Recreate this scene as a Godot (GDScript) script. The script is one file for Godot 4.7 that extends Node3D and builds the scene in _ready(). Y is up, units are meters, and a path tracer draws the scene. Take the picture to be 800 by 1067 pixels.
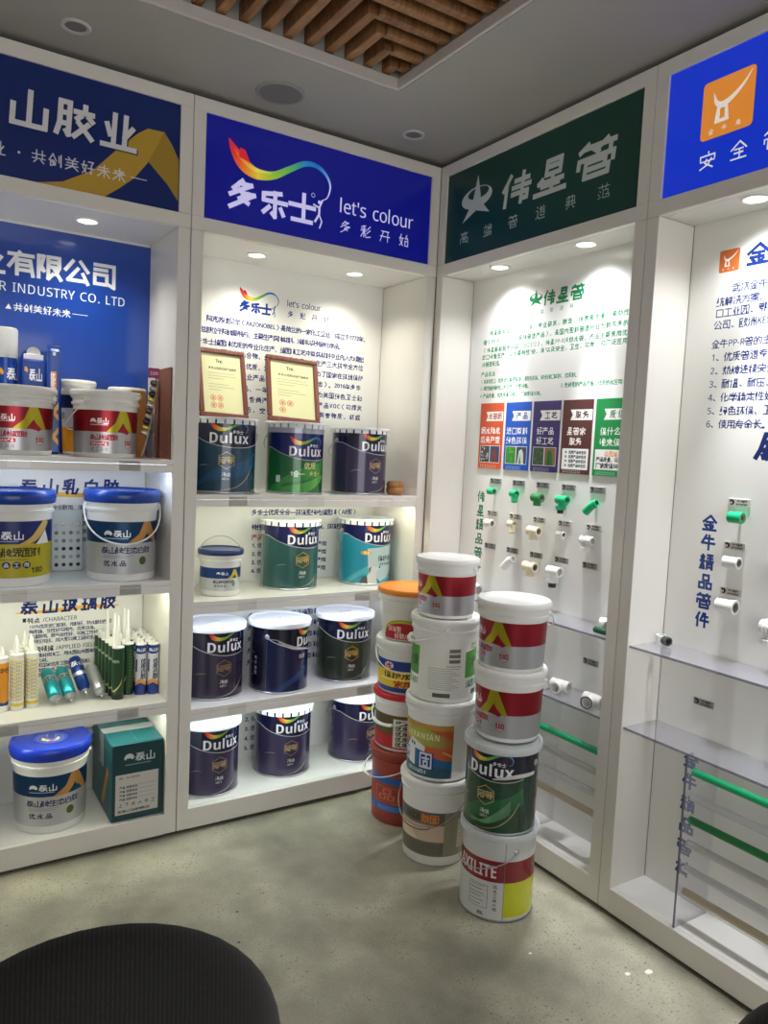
extends Node3D
# A paint and pipe shop: two rows of lit display cabinets meeting in a corner, stacked buckets on a concrete floor.

# brightness of the daylight, cabinet downlights, shelf strips and backlit signs
const DAY := 5.0
const SPOT := 0.4
const BEAM := 2.0
const SPILL := 0.45
const STRIP := 0.15
const SIGNLIT := 0.55
const WHITE := Color(0.93, 0.93, 0.92)
var names := {}
var mats := {}
var rng := RandomNumberGenerator.new()
var cam_pos := Vector3(-1.8866, 1.4329, 2.6258)


func _ready() -> void:
	# camera
	var cam := Camera3D.new()
	cam.name = "camera"
	add_child(cam)
	cam.position = cam_pos
	cam.rotation = Vector3(-0.0807, -0.5699, 0.0468)
	cam.fov = 67.94
	cam.near = 0.02
	cam.current = true
	# sky outside the shop window, exposure
	var env := Environment.new()
	env.background_mode = Environment.BG_SKY
	var sky := Sky.new()
	var sm := ProceduralSkyMaterial.new()
	sm.sky_top_color = Color(0.55, 0.66, 0.82)
	sm.sky_horizon_color = Color(0.8, 0.84, 0.88)
	sm.ground_bottom_color = Color(0.35, 0.35, 0.34)
	sm.ground_horizon_color = Color(0.7, 0.72, 0.73)
	sky.sky_material = sm
	env.sky = sky
	env.tonemap_mode = Environment.TONE_MAPPER_LINEAR
	env.tonemap_exposure = 1.0
	env.sdfgi_enabled = true
	env.ssao_enabled = true
	env.ssil_enabled = true
	var we := WorldEnvironment.new()
	we.name = "world"
	we.environment = env
	add_child(we)
	# daylight through the shopfront window behind the camera
	var day := AreaLight3D.new()
	day.name = "window_daylight"
	day.area_size = Vector2(3.0, 1.9)
	day.light_color = Color(1.0, 0.985, 0.97)
	day.light_energy = DAY
	day.area_range = 20.0
	day.shadow_enabled = true
	day.position = Vector3(-2.1, 1.45, 4.97)
	add_child(day)
	rng.seed = 7
	room()
	cabinets()
	tins()
	taishan_goods()
	certificates()
	stacks()
	pipe_fittings()
	chairs()


# ---------------------------------------------------------------- nodes and materials
func numbered(n: String) -> String:
	names[n] = names.get(n, -1) + 1
	return n if names[n] == 0 else "%s_%03d" % [n, names[n]]


func thing(called: String, label: String, category: String, at := Vector3.ZERO, turn := 0.0, group := "") -> Node3D:
	var o := Node3D.new()
	o.name = numbered(called)
	add_child(o)
	o.position = at
	o.rotation.y = turn
	o.set_meta("label", label)
	o.set_meta("category", category)
	if group:
		o.set_meta("group", group)
	return o


func part(parent: Node, called: String, mesh: Mesh, m: Material, at := Vector3.ZERO, label := "") -> MeshInstance3D:
	var o := MeshInstance3D.new()
	o.name = called
	o.mesh = mesh
	o.material_override = m
	parent.add_child(o, true)
	o.position = at
	if label:
		o.set_meta("label", label)
	return o


func solo(called: String, label: String, category: String, mesh: Mesh, m: Material, at := Vector3.ZERO, turn := 0.0, group := "") -> MeshInstance3D:
	var o := part(self, numbered(called), mesh, m, at, label)
	o.rotation.y = turn
	o.set_meta("category", category)
	if group:
		o.set_meta("group", group)
	return o


func struct(called: String, mesh: Mesh, m: Material, label: String, at := Vector3.ZERO) -> MeshInstance3D:
	var o := part(self, called, mesh, m, at, label)
	o.set_meta("kind", "structure")
	return o


func mat(c: Color, rough := 0.5, metal := 0.0, coat := 0.0) -> StandardMaterial3D:
	var key := "%s %.2f %.2f %.2f" % [c.to_html(), rough, metal, coat]
	if mats.has(key):
		return mats[key]
	var m := StandardMaterial3D.new()
	m.albedo_color = c
	m.roughness = rough
	m.metallic = metal
	if coat > 0.0:
		m.clearcoat_enabled = true
		m.clearcoat = coat
		m.clearcoat_roughness = 0.06
	mats[key] = m
	return m


func printed(t: Texture2D, rough := 0.4, metal := 0.0, coat := 0.0) -> StandardMaterial3D:
	var m := StandardMaterial3D.new()
	m.albedo_texture = t
	m.roughness = rough
	m.metallic = metal
	m.texture_repeat = true
	if coat > 0.0:
		m.clearcoat_enabled = true
		m.clearcoat = coat
		m.clearcoat_roughness = 0.06
	return m


func clear(c: Color, alpha: float) -> StandardMaterial3D:
	var m := StandardMaterial3D.new()
	m.albedo_color = Color(c.r, c.g, c.b, alpha)
	m.transparency = BaseMaterial3D.TRANSPARENCY_ALPHA
	m.roughness = 0.04
	return m


func rgb(r: float, g: float, b: float) -> Color:
	return Color(r / 255.0, g / 255.0, b / 255.0)


# ---------------------------------------------------------------- mesh building
class MB:
	var v := PackedVector3Array()
	var n := PackedVector3Array()
	var t := PackedVector2Array()

	func tri(a: Vector3, b: Vector3, c: Vector3, na: Vector3, nb: Vector3, nc: Vector3, ta := Vector2.ZERO, tb := Vector2.ZERO, tc := Vector2.ZERO) -> void:
		if (b - a).cross(c - a).dot(na + nb + nc) > 0.0:
			v.append_array([a, c, b])
			n.append_array([na, nc, nb])
			t.append_array([ta, tc, tb])
		else:
			v.append_array([a, b, c])
			n.append_array([na, nb, nc])
			t.append_array([ta, tb, tc])

	func quad(a: Vector3, b: Vector3, c: Vector3, d: Vector3, nn: Vector3, ta := Vector2.ZERO, tb := Vector2.ZERO, tc := Vector2.ZERO, td := Vector2.ZERO) -> void:
		tri(a, b, c, nn, nn, nn, ta, tb, tc)
		tri(a, c, d, nn, nn, nn, ta, tc, td)

	# a box with chamfered edges; the +z face carries the whole texture
	func box(c: Vector3, s: Vector3, bev := 0.0, bs := Basis.IDENTITY) -> MB:
		var h := s * 0.5
		var e := minf(bev, minf(h.x, minf(h.y, h.z)) * 0.9)
		var ax := [Vector3(1, 0, 0), Vector3(0, 1, 0), Vector3(0, 0, 1)]
		for k in 3:
			var u: int = (k + 1) % 3
			var w: int = (k + 2) % 3
			for sg in [-1.0, 1.0]:
				var p: Array[Vector3] = []
				for q in [[-1, -1], [1, -1], [1, 1], [-1, 1]]:
					var x := Vector3.ZERO
					x[k] = sg * h[k]
					x[u] = q[0] * (h[u] - e)
					x[w] = q[1] * (h[w] - e)
					p.append(x)
				var nn: Vector3 = ax[k] * sg
				var uv: Array[Vector2] = []
				for x in p:
					uv.append(Vector2(x.x / s.x + 0.5, 0.5 - x.y / s.y) if k == 2 and sg > 0 else Vector2(0.004, 0.004))
				quad(c + bs * p[0], c + bs * p[1], c + bs * p[2], c + bs * p[3], bs * nn, uv[0], uv[1], uv[2], uv[3])
		if e > 0.0:
			for k in 3:
				var u: int = (k + 1) % 3
				var w: int = (k + 2) % 3
				for su in [-1.0, 1.0]:
					for sw in [-1.0, 1.0]:
						var p: Array[Vector3] = []
						for q in [[-1, 0], [1, 0], [1, 1], [-1, 1]]:
							var x := Vector3.ZERO
							x[k] = q[0] * (h[k] - e)
							x[u] = su * (h[u] - (0.0 if q[1] == 0 else e))
							x[w] = sw * (h[w] - (e if q[1] == 0 else 0.0))
							p.append(x)
						var nn: Vector3 = (ax[u] * su + ax[w] * sw).normalized()
						var z := Vector2(0.004, 0.004)
						quad(c + bs * p[0], c + bs * p[1], c + bs * p[2], c + bs * p[3], bs * nn, z, z, z, z)
			for sx in [-1.0, 1.0]:
				for sy in [-1.0, 1.0]:
					for sz in [-1.0, 1.0]:
						var a := Vector3(sx * h.x, sy * (h.y - e), sz * (h.z - e))
						var b := Vector3(sx * (h.x - e), sy * h.y, sz * (h.z - e))
						var d := Vector3(sx * (h.x - e), sy * (h.y - e), sz * h.z)
						var nn := (bs * Vector3(sx, sy, sz)).normalized()
						tri(c + bs * a, c + bs * b, c + bs * d, nn, nn, nn)
		return self

	# profile of (radius, height) from the bottom up, turned about y; angle 0 faces +z and grows towards +x
	func lathe(prof: Array, segs := 40, c := Vector3.ZERO, bs := Basis.IDENTITY, a0 := -PI, a1 := PI) -> MB:
		var m := prof.size()
		var fn: Array[Vector2] = []
		var run := [0.0]
		for i in m - 1:
			var d: Vector2 = prof[i + 1] - prof[i]
			fn.append(Vector2(d.y, -d.x).normalized())
			run.append(run[i] + d.length())
		for i in m - 1:
			var n0 := fn[i]
			var n1 := fn[i]
			if i > 0 and fn[i - 1].dot(fn[i]) > 0.75:
				n0 = (fn[i - 1] + fn[i]).normalized()
			if i < m - 2 and fn[i + 1].dot(fn[i]) > 0.75:
				n1 = (fn[i + 1] + fn[i]).normalized()
			var p0: Vector2 = prof[i]
			var p1: Vector2 = prof[i + 1]
			var v0: float = 1.0 - run[i] / run[m - 1]
			var v1: float = 1.0 - run[i + 1] / run[m - 1]
			for j in segs:
				var f0 := float(j) / segs
				var f1 := float(j + 1) / segs
				var A := a0 + (a1 - a0) * f0
				var B := a0 + (a1 - a0) * f1
				var da := Vector3(sin(A), 0, cos(A))
				var db := Vector3(sin(B), 0, cos(B))
				var up := Vector3.UP
				var q := [bs * (da * p0.x + up * p0.y), bs * (db * p0.x + up * p0.y), bs * (db * p1.x + up * p1.y), bs * (da * p1.x + up * p1.y)]
				var nq := [bs * (da * n0.x + up * n0.y), bs * (db * n0.x + up * n0.y), bs * (db * n1.x + up * n1.y), bs * (da * n1.x + up * n1.y)]
				if p0.x > 1e-5:
					tri(c + q[0], c + q[1], c + q[2], nq[0], nq[1], nq[2], Vector2(f0, v0), Vector2(f1, v0), Vector2(f1, v1))
				if p1.x > 1e-5:
					tri(c + q[0], c + q[2], c + q[3], nq[0], nq[2], nq[3], Vector2(f0, v0), Vector2(f1, v1), Vector2(f0, v1))
		return self

	func tube(pts: Array, r: float, sides := 8, caps := true) -> MB:
		var m := pts.size()
		var tang: Array[Vector3] = []
		for i in m:
			tang.append((pts[mini(i + 1, m - 1)] - pts[maxi(i - 1, 0)]).normalized())
		var up := Vector3.UP if absf(tang[0].y) < 0.9 else Vector3.RIGHT
		var rings := []
		for i in m:
			var b := tang[i].cross(up).normalized()
			up = b.cross(tang[i]).normalized()
			var ring := []
			for j in sides:
				var a := TAU * j / sides
				ring.append(b * cos(a) + up * sin(a))
			rings.append(ring)
		for i in m - 1:
			for j in sides:
				var k := (j + 1) % sides
				var a: Vector3 = rings[i][j]
				var b: Vector3 = rings[i][k]
				var c: Vector3 = rings[i + 1][k]
				var d: Vector3 = rings[i + 1][j]
				tri(pts[i] + a * r, pts[i] + b * r, pts[i + 1] + c * r, a, b, c)
				tri(pts[i] + a * r, pts[i + 1] + c * r, pts[i + 1] + d * r, a, c, d)
		if caps:
			for e in [[0, -1.0], [m - 1, 1.0]]:
				var i: int = e[0]
				var nn: Vector3 = tang[i] * e[1]
				for j in sides:
					tri(pts[i], pts[i] + rings[i][j] * r, pts[i] + rings[i][(j + 1) % sides] * r, nn, nn, nn)
		return self

	# a hollow pipe from a to b with open ends
	func pipe(a: Vector3, b: Vector3, ro: float, ri: float, segs := 20) -> MB:
		var d := (b - a)
		var y := d.normalized()
		var x := y.cross(Vector3.UP if absf(y.y) < 0.9 else Vector3.RIGHT).normalized()
		var bs := Basis(x, y, x.cross(y))
		var L := d.length()
		lathe([Vector2(ri, L), Vector2(ri, 0), Vector2(ro - 0.0008, 0), Vector2(ro, 0.0008), Vector2(ro, L - 0.0008), Vector2(ro - 0.0008, L), Vector2(ri, L)], segs, a, bs)
		return self

	func mesh() -> ArrayMesh:
		var arr := []
		arr.resize(Mesh.ARRAY_MAX)
		arr[Mesh.ARRAY_VERTEX] = v
		arr[Mesh.ARRAY_NORMAL] = n
		arr[Mesh.ARRAY_TEX_UV] = t
		var m := ArrayMesh.new()
		m.add_surface_from_arrays(Mesh.PRIMITIVE_TRIANGLES, arr)
		return m


func bx(s: Vector3, bev := 0.0, c := Vector3.ZERO) -> ArrayMesh:
	return MB.new().box(c, s, bev).mesh()


func lat(prof: Array, segs := 40) -> ArrayMesh:
	return MB.new().lathe(prof, segs).mesh()


# ---------------------------------------------------------------- print: lettering drawn into pictures
class CV:
	var im: Image
	var ox := 0.0
	var oy := 0.0
	var s := 2.0
	var fy := 1.0

	func _init(w: int, h: int, bg: Color) -> void:
		im = Image.create(w * 2, h * 2, false, Image.FORMAT_RGB8)
		im.fill(bg)

	# measure in metres from (x, y of the top edge), y upwards
	func metres(x: float, top: float, px_per_m: float) -> CV:
		ox = x
		oy = top
		s = px_per_m * 2.0
		fy = -1.0
		return self

	func at(x: float, y: float) -> Vector2:
		return Vector2((x - ox) * s, (y - oy) * s * fy)

	func raw(p: PackedVector2Array, col: Color) -> void:
		var lo := INF
		var hi := -INF
		for q in p:
			lo = minf(lo, q.y)
			hi = maxf(hi, q.y)
		var m := p.size()
		for y in range(maxi(0, ceili(lo - 0.5)), mini(im.get_height() - 1, floori(hi - 0.5)) + 1):
			var yc := y + 0.5
			var xs: Array[float] = []
			for i in m:
				var a := p[i]
				var b := p[(i + 1) % m]
				if (a.y <= yc) != (b.y <= yc):
					xs.append(a.x + (yc - a.y) / (b.y - a.y) * (b.x - a.x))
			xs.sort()
			for i in range(0, xs.size() - 1, 2):
				var x0 := roundi(xs[i])
				im.fill_rect(Rect2i(x0, y, maxi(1, roundi(xs[i + 1]) - x0), 1), col)

	func poly(p: Array, col: Color) -> void:
		var q := PackedVector2Array()
		for x in p:
			q.append(at(x.x, x.y))
		raw(q, col)

	func rect(x0: float, y0: float, x1: float, y1: float, col: Color) -> void:
		var a := at(x0, y0)
		var b := at(x1, y1)
		im.fill_rect(Rect2i(roundi(minf(a.x, b.x)), roundi(minf(a.y, b.y)), maxi(1, roundi(absf(b.x - a.x))), maxi(1, roundi(absf(b.y - a.y)))), col)

	func seg(a: Vector2, b: Vector2, w: float, col: Color, cap := 0.5) -> void:
		var d := (b - a).normalized() * w
		var o := Vector2(-d.y, d.x) * 0.5
		a -= d * cap
		b += d * cap
		raw(PackedVector2Array([a + o, b + o, b - o, a - o]), col)

	func line(p: Array, w: float, col: Color) -> void:
		for i in p.size() - 1:
			seg(at(p[i].x, p[i].y), at(p[i + 1].x, p[i + 1].y), w * s, col, 0.3)

	func disc(x: float, y: float, rx: float, ry: float, col: Color, a0 := 0.0, a1 := TAU) -> void:
		var q := PackedVector2Array()
		for i in 29:
			var a := a0 + (a1 - a0) * i / 28.0
			q.append(at(x + rx * cos(a), y + ry * sin(a)))
		raw(q, col)

	# a band through points (x, y, width) whose colour runs through cols
	func ribbon(p: Array, cols: Array) -> void:
		var m := p.size()
		for i in (m - 1) * 6:
			var f := i / 6.0
			var a := band(p, f)
			var b := band(p, f + 1.0 / 6.0)
			var w0: float = a.z * s * 0.5
			var w1: float = b.z * s * 0.5
			var A := at(a.x, a.y)
			var B := at(b.x, b.y)
			var d := (B - A).normalized()
			var o := Vector2(-d.y, d.x)
			var g: float = f / (m - 1) * (cols.size() - 1)
			var c: Color = cols[int(g)].lerp(cols[mini(int(g) + 1, cols.size() - 1)], g - int(g))
			raw(PackedVector2Array([A + o * w0 - d, B + o * w1 + d, B - o * w1 + d, A - o * w0 - d]), c)

	func band(p: Array, f: float) -> Vector3:
		var i := mini(int(f), p.size() - 2)
		var g := f - i
		var a: Vector3 = p[maxi(i - 1, 0)]
		var b: Vector3 = p[i]
		var c: Vector3 = p[i + 1]
		var d: Vector3 = p[mini(i + 2, p.size() - 1)]
		return b.cubic_interpolate(c, a, d, g)

	func tex() -> ImageTexture:
		im.shrink_x2()
		return ImageTexture.create_from_image(im)


var latin := {}


# triangles of a Latin letter in em units, y down from the line's top, and its advance
func letter(ch: String, bold: bool) -> Array:
	var key := ch + ("b" if bold else "")
	if latin.has(key):
		return latin[key]
	var f := SystemFont.new()
	f.font_names = PackedStringArray(["Droid Sans"])
	f.font_weight = 700 if bold else 400
	var tm := TextMesh.new()
	tm.font = f
	tm.font_size = 64
	tm.pixel_size = 1.0 / 64.0
	tm.depth = 0.0
	tm.curve_step = 3.0
	tm.text = ch
	tm.horizontal_alignment = HORIZONTAL_ALIGNMENT_LEFT
	tm.vertical_alignment = VERTICAL_ALIGNMENT_TOP
	var tris := PackedVector2Array()
	if tm.get_surface_count():
		var arr := tm.surface_get_arrays(0)
		var vv: PackedVector3Array = arr[Mesh.ARRAY_VERTEX]
		var ii = arr[Mesh.ARRAY_INDEX]
		if ii == null or ii.size() == 0:
			for p in vv:
				tris.append(Vector2(p.x, -p.y))
		else:
			for i in ii:
				tris.append(Vector2(vv[i].x, -vv[i].y))
	var out := [tris, f.get_string_size(ch, HORIZONTAL_ALIGNMENT_LEFT, -1, 64).x / 64.0]
	latin[key] = out
	return out


func glyph(cv: CV, ch: String, T: Transform2D, w: float, col: Color) -> void:
	for tok: String in G[ch].split(" "):
		if tok[0] == "^":
			var b := tok.substr(3)
			var x0 := int(b[0]) / 9.0
			var y0 := int(b[1]) / 9.0
			var x1 := int(b[2]) / 9.0
			var y1 := int(b[3]) / 9.0
			var mgx := 0.05 if x0 > 0.0 else 0.0
			glyph(cv, tok[1], T * Transform2D(Vector2(x1 - x0 - mgx, 0), Vector2(0, y1 - y0 - 0.02), Vector2(x0 + mgx, y0 + 0.01)), w, col)
		else:
			var last := Vector2.ZERO
			for i in tok.length() / 2:
				var p := T * Vector2(int(tok[i * 2]) / 9.0, int(tok[i * 2 + 1]) / 9.0)
				if i:
					cv.seg(last, p, w, col, 0.4)
				last = p


# writes s from its top left corner; returns where it ends
func tx(cv: CV, s: String, x: float, y: float, size: float, col: Color, wt := 0.11, adv := 1.06, bold := false, sx := 1.0, skew := 0.0) -> float:
	var px := size * cv.s
	for ch in s:
		var o := cv.at(x, y)
		if G.has(ch):
			var T := Transform2D(Vector2(px * 0.88 * sx, 0), Vector2(-skew * px * 0.88, px * 0.88), o + Vector2(px * 0.05 + skew * px * 0.88, px * 0.06))
			glyph(cv, ch, T, wt * px, col)
			x += size * adv * sx
		elif ch == " ":
			x += size * 0.35
		else:
			var l := letter(ch, bold)
			var tris: PackedVector2Array = l[0]
			var T := Transform2D(Vector2(px * sx, 0), Vector2(-skew * px, px), o + Vector2(skew * px, -px * 0.08))
			for i in range(0, tris.size(), 3):
				cv.raw(PackedVector2Array([T * tris[i], T * tris[i + 1], T * tris[i + 2]]), col)
			x += size * float(l[1]) * sx * (adv / 1.06)
	return x


func down(cv: CV, s: String, x: float, y: float, size: float, step: float, col: Color, wt := 0.13) -> void:
	for ch in s:
		tx(cv, ch, x, y, size, col, wt)
		y += step * cv.fy


# ---------------------------------------------------------------- the room
func room() -> void:
	var wall := mat(rgb(222, 220, 214), 0.8)
	var x0 := -4.2
	var x1 := 0.19
	var z0 := -0.365
	var z1 := 5.0
	var H := 2.62
	var fl := MB.new()
	fl.box(Vector3((x0 + x1) / 2, -0.05, (z0 + z1) / 2), Vector3(x1 - x0 + 0.3, 0.1, z1 - z0 + 0.3))
	for i in fl.v.size():
		fl.t[i] = Vector2((fl.v[i].x + 2.5) / 3.6, (fl.v[i].z + 0.6) / 3.6)
	struct("floor", fl.mesh(), concrete(), "grey green worn concrete floor")
	struct("wall_back", bx(Vector3(x1 - x0 + 0.3, 3.0, 0.12)), wall, "white wall behind the paint cabinets", Vector3((x0 + x1) / 2, 1.5, z0 - 0.06))
	struct("wall_right", bx(Vector3(0.12, 3.0, z1 - z0)), wall, "white wall behind the pipe cabinets", Vector3(x1 + 0.06, 1.5, (z0 + z1) / 2))
	struct("wall_left", bx(Vector3(0.12, 3.0, z1 - z0)), wall, "white wall across the shop", Vector3(x0 - 0.06, 1.5, (z0 + z1) / 2))
	# front wall with the shopfront opening
	var fw := MB.new()
	var wx0 := -3.6
	var wx1 := -0.6
	fw.box(Vector3((x0 + wx0) / 2, 1.5, z1 + 0.06), Vector3(wx0 - x0, 3.0, 0.12))
	fw.box(Vector3((x1 + wx1) / 2, 1.5, z1 + 0.06), Vector3(x1 - wx1, 3.0, 0.12))
	fw.box(Vector3((wx0 + wx1) / 2, 2.7, z1 + 0.06), Vector3(wx1 - wx0, 0.6, 0.12))
	fw.box(Vector3((wx0 + wx1) / 2, 0.25, z1 + 0.06), Vector3(wx1 - wx0, 0.5, 0.12))
	struct("wall_front", fw.mesh(), wall, "white wall with the shop window")
	var win := struct("window_1", MB.new().box(Vector3(0, 0.93, 0), Vector3(3.0, 0.05, 0.08)).box(Vector3(0, -0.93, 0), Vector3(3.0, 0.05, 0.08)).box(Vector3(-1.475, 0, 0), Vector3(0.05, 1.9, 0.08)).box(Vector3(1.475, 0, 0), Vector3(0.05, 1.9, 0.08)).box(Vector3.ZERO, Vector3(0.05, 1.9, 0.08)).mesh(), mat(rgb(70, 72, 74), 0.4, 0.6), "dark metal shop window frame", Vector3((wx0 + wx1) / 2, 1.45, z1 + 0.06))
	for s in [-1, 1]:
		part(win, "pane", bx(Vector3(1.42, 1.81, 0.006)), clear(Color.WHITE, 0.06), Vector3(s * 0.74, 0, 0))
	# ceiling with a recessed tray of wooden slats
	var tx1 := -0.483
	var tz0 := 0.405
	var tx0 := -3.7
	var tz1 := 4.4
	var c := MB.new()
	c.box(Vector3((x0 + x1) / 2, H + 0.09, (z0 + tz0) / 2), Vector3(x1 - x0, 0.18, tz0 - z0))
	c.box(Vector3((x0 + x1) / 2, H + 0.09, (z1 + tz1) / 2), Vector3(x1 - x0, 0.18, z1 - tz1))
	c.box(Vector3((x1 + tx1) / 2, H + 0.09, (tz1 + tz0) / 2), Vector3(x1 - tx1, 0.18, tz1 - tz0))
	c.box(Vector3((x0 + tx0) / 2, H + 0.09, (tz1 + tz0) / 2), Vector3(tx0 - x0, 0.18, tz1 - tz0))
	var ceil := struct("ceiling", c.mesh(), mat(rgb(168, 166, 161), 0.7), "ceiling around a slatted tray with shade put into its grey colour")  # greyed to carry the shade above the signs in its colour
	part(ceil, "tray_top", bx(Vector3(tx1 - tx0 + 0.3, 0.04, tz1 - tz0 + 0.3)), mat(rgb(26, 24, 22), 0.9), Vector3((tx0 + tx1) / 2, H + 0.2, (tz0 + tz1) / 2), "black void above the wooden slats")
	var trim := mat(rgb(205, 200, 196), 0.5)
	part(ceil, "tray_trim", bx(Vector3(tx1 - tx0, 0.036, 0.012), 0.002), trim, Vector3((tx0 + tx1) / 2, H + 0.018, tz0 + 0.006))
	part(ceil, "tray_trim", bx(Vector3(0.012, 0.036, tz1 - tz0), 0.002), trim, Vector3(tx1 - 0.006, H + 0.018, (tz0 + tz1) / 2))
	var woods := [wood(rgb(150, 104, 62), 1), wood(rgb(140, 96, 56), 2), wood(rgb(158, 112, 68), 3)]
	var sw := 0.03
	for i in 44:
		var d := 0.055 + 0.0705 * i
		if tx1 - d > tx0:
			part(ceil, "slat", bx(Vector3(sw, 0.05, minf(d, tz1 - tz0)), 0.002), woods[i % 3], Vector3(tx1 - d, H + 0.066, tz0 + minf(d, tz1 - tz0) / 2))
		if tz0 + d < tz1:
			part(ceil, "slat", bx(Vector3(minf(d, tx1 - tx0) - sw * 0.5, 0.05, sw), 0.002), woods[(i + 1) % 3], Vector3(tx1 - (minf(d, tx1 - tx0) - sw * 0.5) / 2, H + 0.066, tz0 + d))
	# unlit fittings in the ceiling border
	var grey := mat(rgb(196, 194, 190), 0.5)
	for a in [[-1.448, 0.16, 0.043, "small unlit recessed downlight in ceiling above the left blue sign"], [-0.252, 0.159, 0.043, "small unlit recessed downlight in ceiling near the corner"]]:
		var t := thing("ceiling_downlight", a[3], "downlight", Vector3(a[0], H, a[1]), 0.0, "unlit ceiling downlights")
		part(t, "rim", lat([Vector2(0.03, 0.0), Vector2(0.03, -0.004), Vector2(0.04, -0.006), Vector2(a[2], -0.002), Vector2(a[2], 0.0)], 32), grey)
		part(t, "lens", lat([Vector2(0.0, -0.0015), Vector2(0.03, -0.0015), Vector2(0.03, 0.0)], 32), mat(rgb(120, 120, 118), 0.3))
	var sp := thing("ceiling_speaker", "round flush ceiling speaker with a grey grille above the rainbow sign", "speaker", Vector3(-0.794, H, 0.15))
	part(sp, "rim", lat([Vector2(0.072, 0.0), Vector2(0.072, -0.005), Vector2(0.08, -0.006), Vector2(0.085, -0.002), Vector2(0.085, 0.0)], 40), mat(rgb(150, 148, 144), 0.5))
	part(sp, "grille", lat([Vector2(0.0, -0.004), Vector2(0.072, -0.003), Vector2(0.072, 0.0)], 40), mat(rgb(120, 118, 114), 0.6))


func wood(c: Color, sd: int) -> StandardMaterial3D:
	var im := Image.create(128, 128, false, Image.FORMAT_RGB8)
	var nz := FastNoiseLite.new()
	nz.seed = sd
	nz.frequency = 0.02
	for y in 128:
		for x in 128:
			var f := nz.get_noise_2d(x * 6.0, y * 0.5) * 0.22 + nz.get_noise_2d(x * 1.3 + 90, y * 0.3) * 0.12
			im.set_pixel(x, y, c.lightened(f) if f > 0 else c.darkened(-f))
	var m := printed(ImageTexture.create_from_image(im), 0.55)
	m.uv1_triplanar = true
	m.uv1_scale = Vector3(4, 4, 4)
	return m


func concrete() -> StandardMaterial3D:
	var n := 1536
	var a := FastNoiseLite.new()
	a.seed = 3
	a.frequency = 0.0028
	a.fractal_octaves = 5
	var b := FastNoiseLite.new()
	b.seed = 11
	b.frequency = 0.011
	b.fractal_octaves = 4
	var g := FastNoiseLite.new()
	g.seed = 5
	g.frequency = 0.3
	var ia := a.get_image(n, n, false, false, false)
	var ib := b.get_image(n, n, false, false, false)
	var ig := g.get_image(n, n, false, false, false)
	var im := Image.create(n, n, false, Image.FORMAT_RGB8)
	var base := rgb(146, 143, 126)
	var pale := rgb(190, 186, 164)
	var dark := rgb(104, 102, 91)
	for y in n:
		for x in n:
			var f := ia.get_pixel(x, y).r * 0.65 + ib.get_pixel(x, y).r * 0.35
			var c := base.lerp(pale, clampf((f - 0.5) * 3.0, 0, 1)) if f > 0.5 else base.lerp(dark, clampf((0.5 - f) * 3.0, 0, 1))
			var q := (ig.get_pixel(x, y).r - 0.5) * 0.14
			im.set_pixel(x, y, Color(c.r + q, c.g + q, c.b + q * 0.9))
	var r := RandomNumberGenerator.new()
	r.seed = 21
	for i in 70000:  # dark grit worn into the concrete, denser in patches
		var x := r.randi() % n
		var y := r.randi() % n
		if ib.get_pixel(x, y).r + ia.get_pixel(x, y).r * 0.6 > 0.78 + r.randf() * 0.3:
			var c := im.get_pixel(x, y).darkened(0.15 + r.randf() * 0.35)
			im.fill_rect(Rect2i(x, y, 1 + (r.randi() % 4) / 3, 1 + (r.randi() % 5) / 4), c)
	# drops of white paint by the pipe cabinets, two dark scraps
	var px := n / 3.6
	for d in [[-0.108, 1.344, 5, 3], [-0.169, 1.32, 3, 2], [-0.35, 1.12, 2, 1], [0.02, 1.5, 2, 1]]:
		splat(im, d[0], d[1], d[2], d[3], rgb(236, 235, 226), px)
	for d in [[-1.018, 0.536, 1, 1], [-1.067, 0.676, 2, 1]]:
		splat(im, d[0], d[1], d[2], d[3], rgb(40, 38, 34), px)
	var m := printed(ImageTexture.create_from_image(im), 0.38)
	m.metallic_specular = 0.45
	return m


func splat(im: Image, x: float, z: float, w: int, h: int, c: Color, px: float) -> void:
	var u := fposmod((x + 2.5) / 3.6, 1.0) * im.get_width()
	var v := fposmod((z + 0.6) / 3.6, 1.0) * im.get_height()
	for j in range(-h, h + 1):
		var hw := roundi(w * sqrt(maxf(0.0, 1.0 - float(j * j) / ((h + 0.5) * (h + 0.5)))))
		im.fill_rect(Rect2i(roundi(u) - hw + absi(j) % 2, roundi(v) + j, hw * 2 + 1, 1), c)


# ---------------------------------------------------------------- cabinets
const SIGN_H := 0.35
const S := 0.0435
const SOFFIT := 2.159


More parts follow.
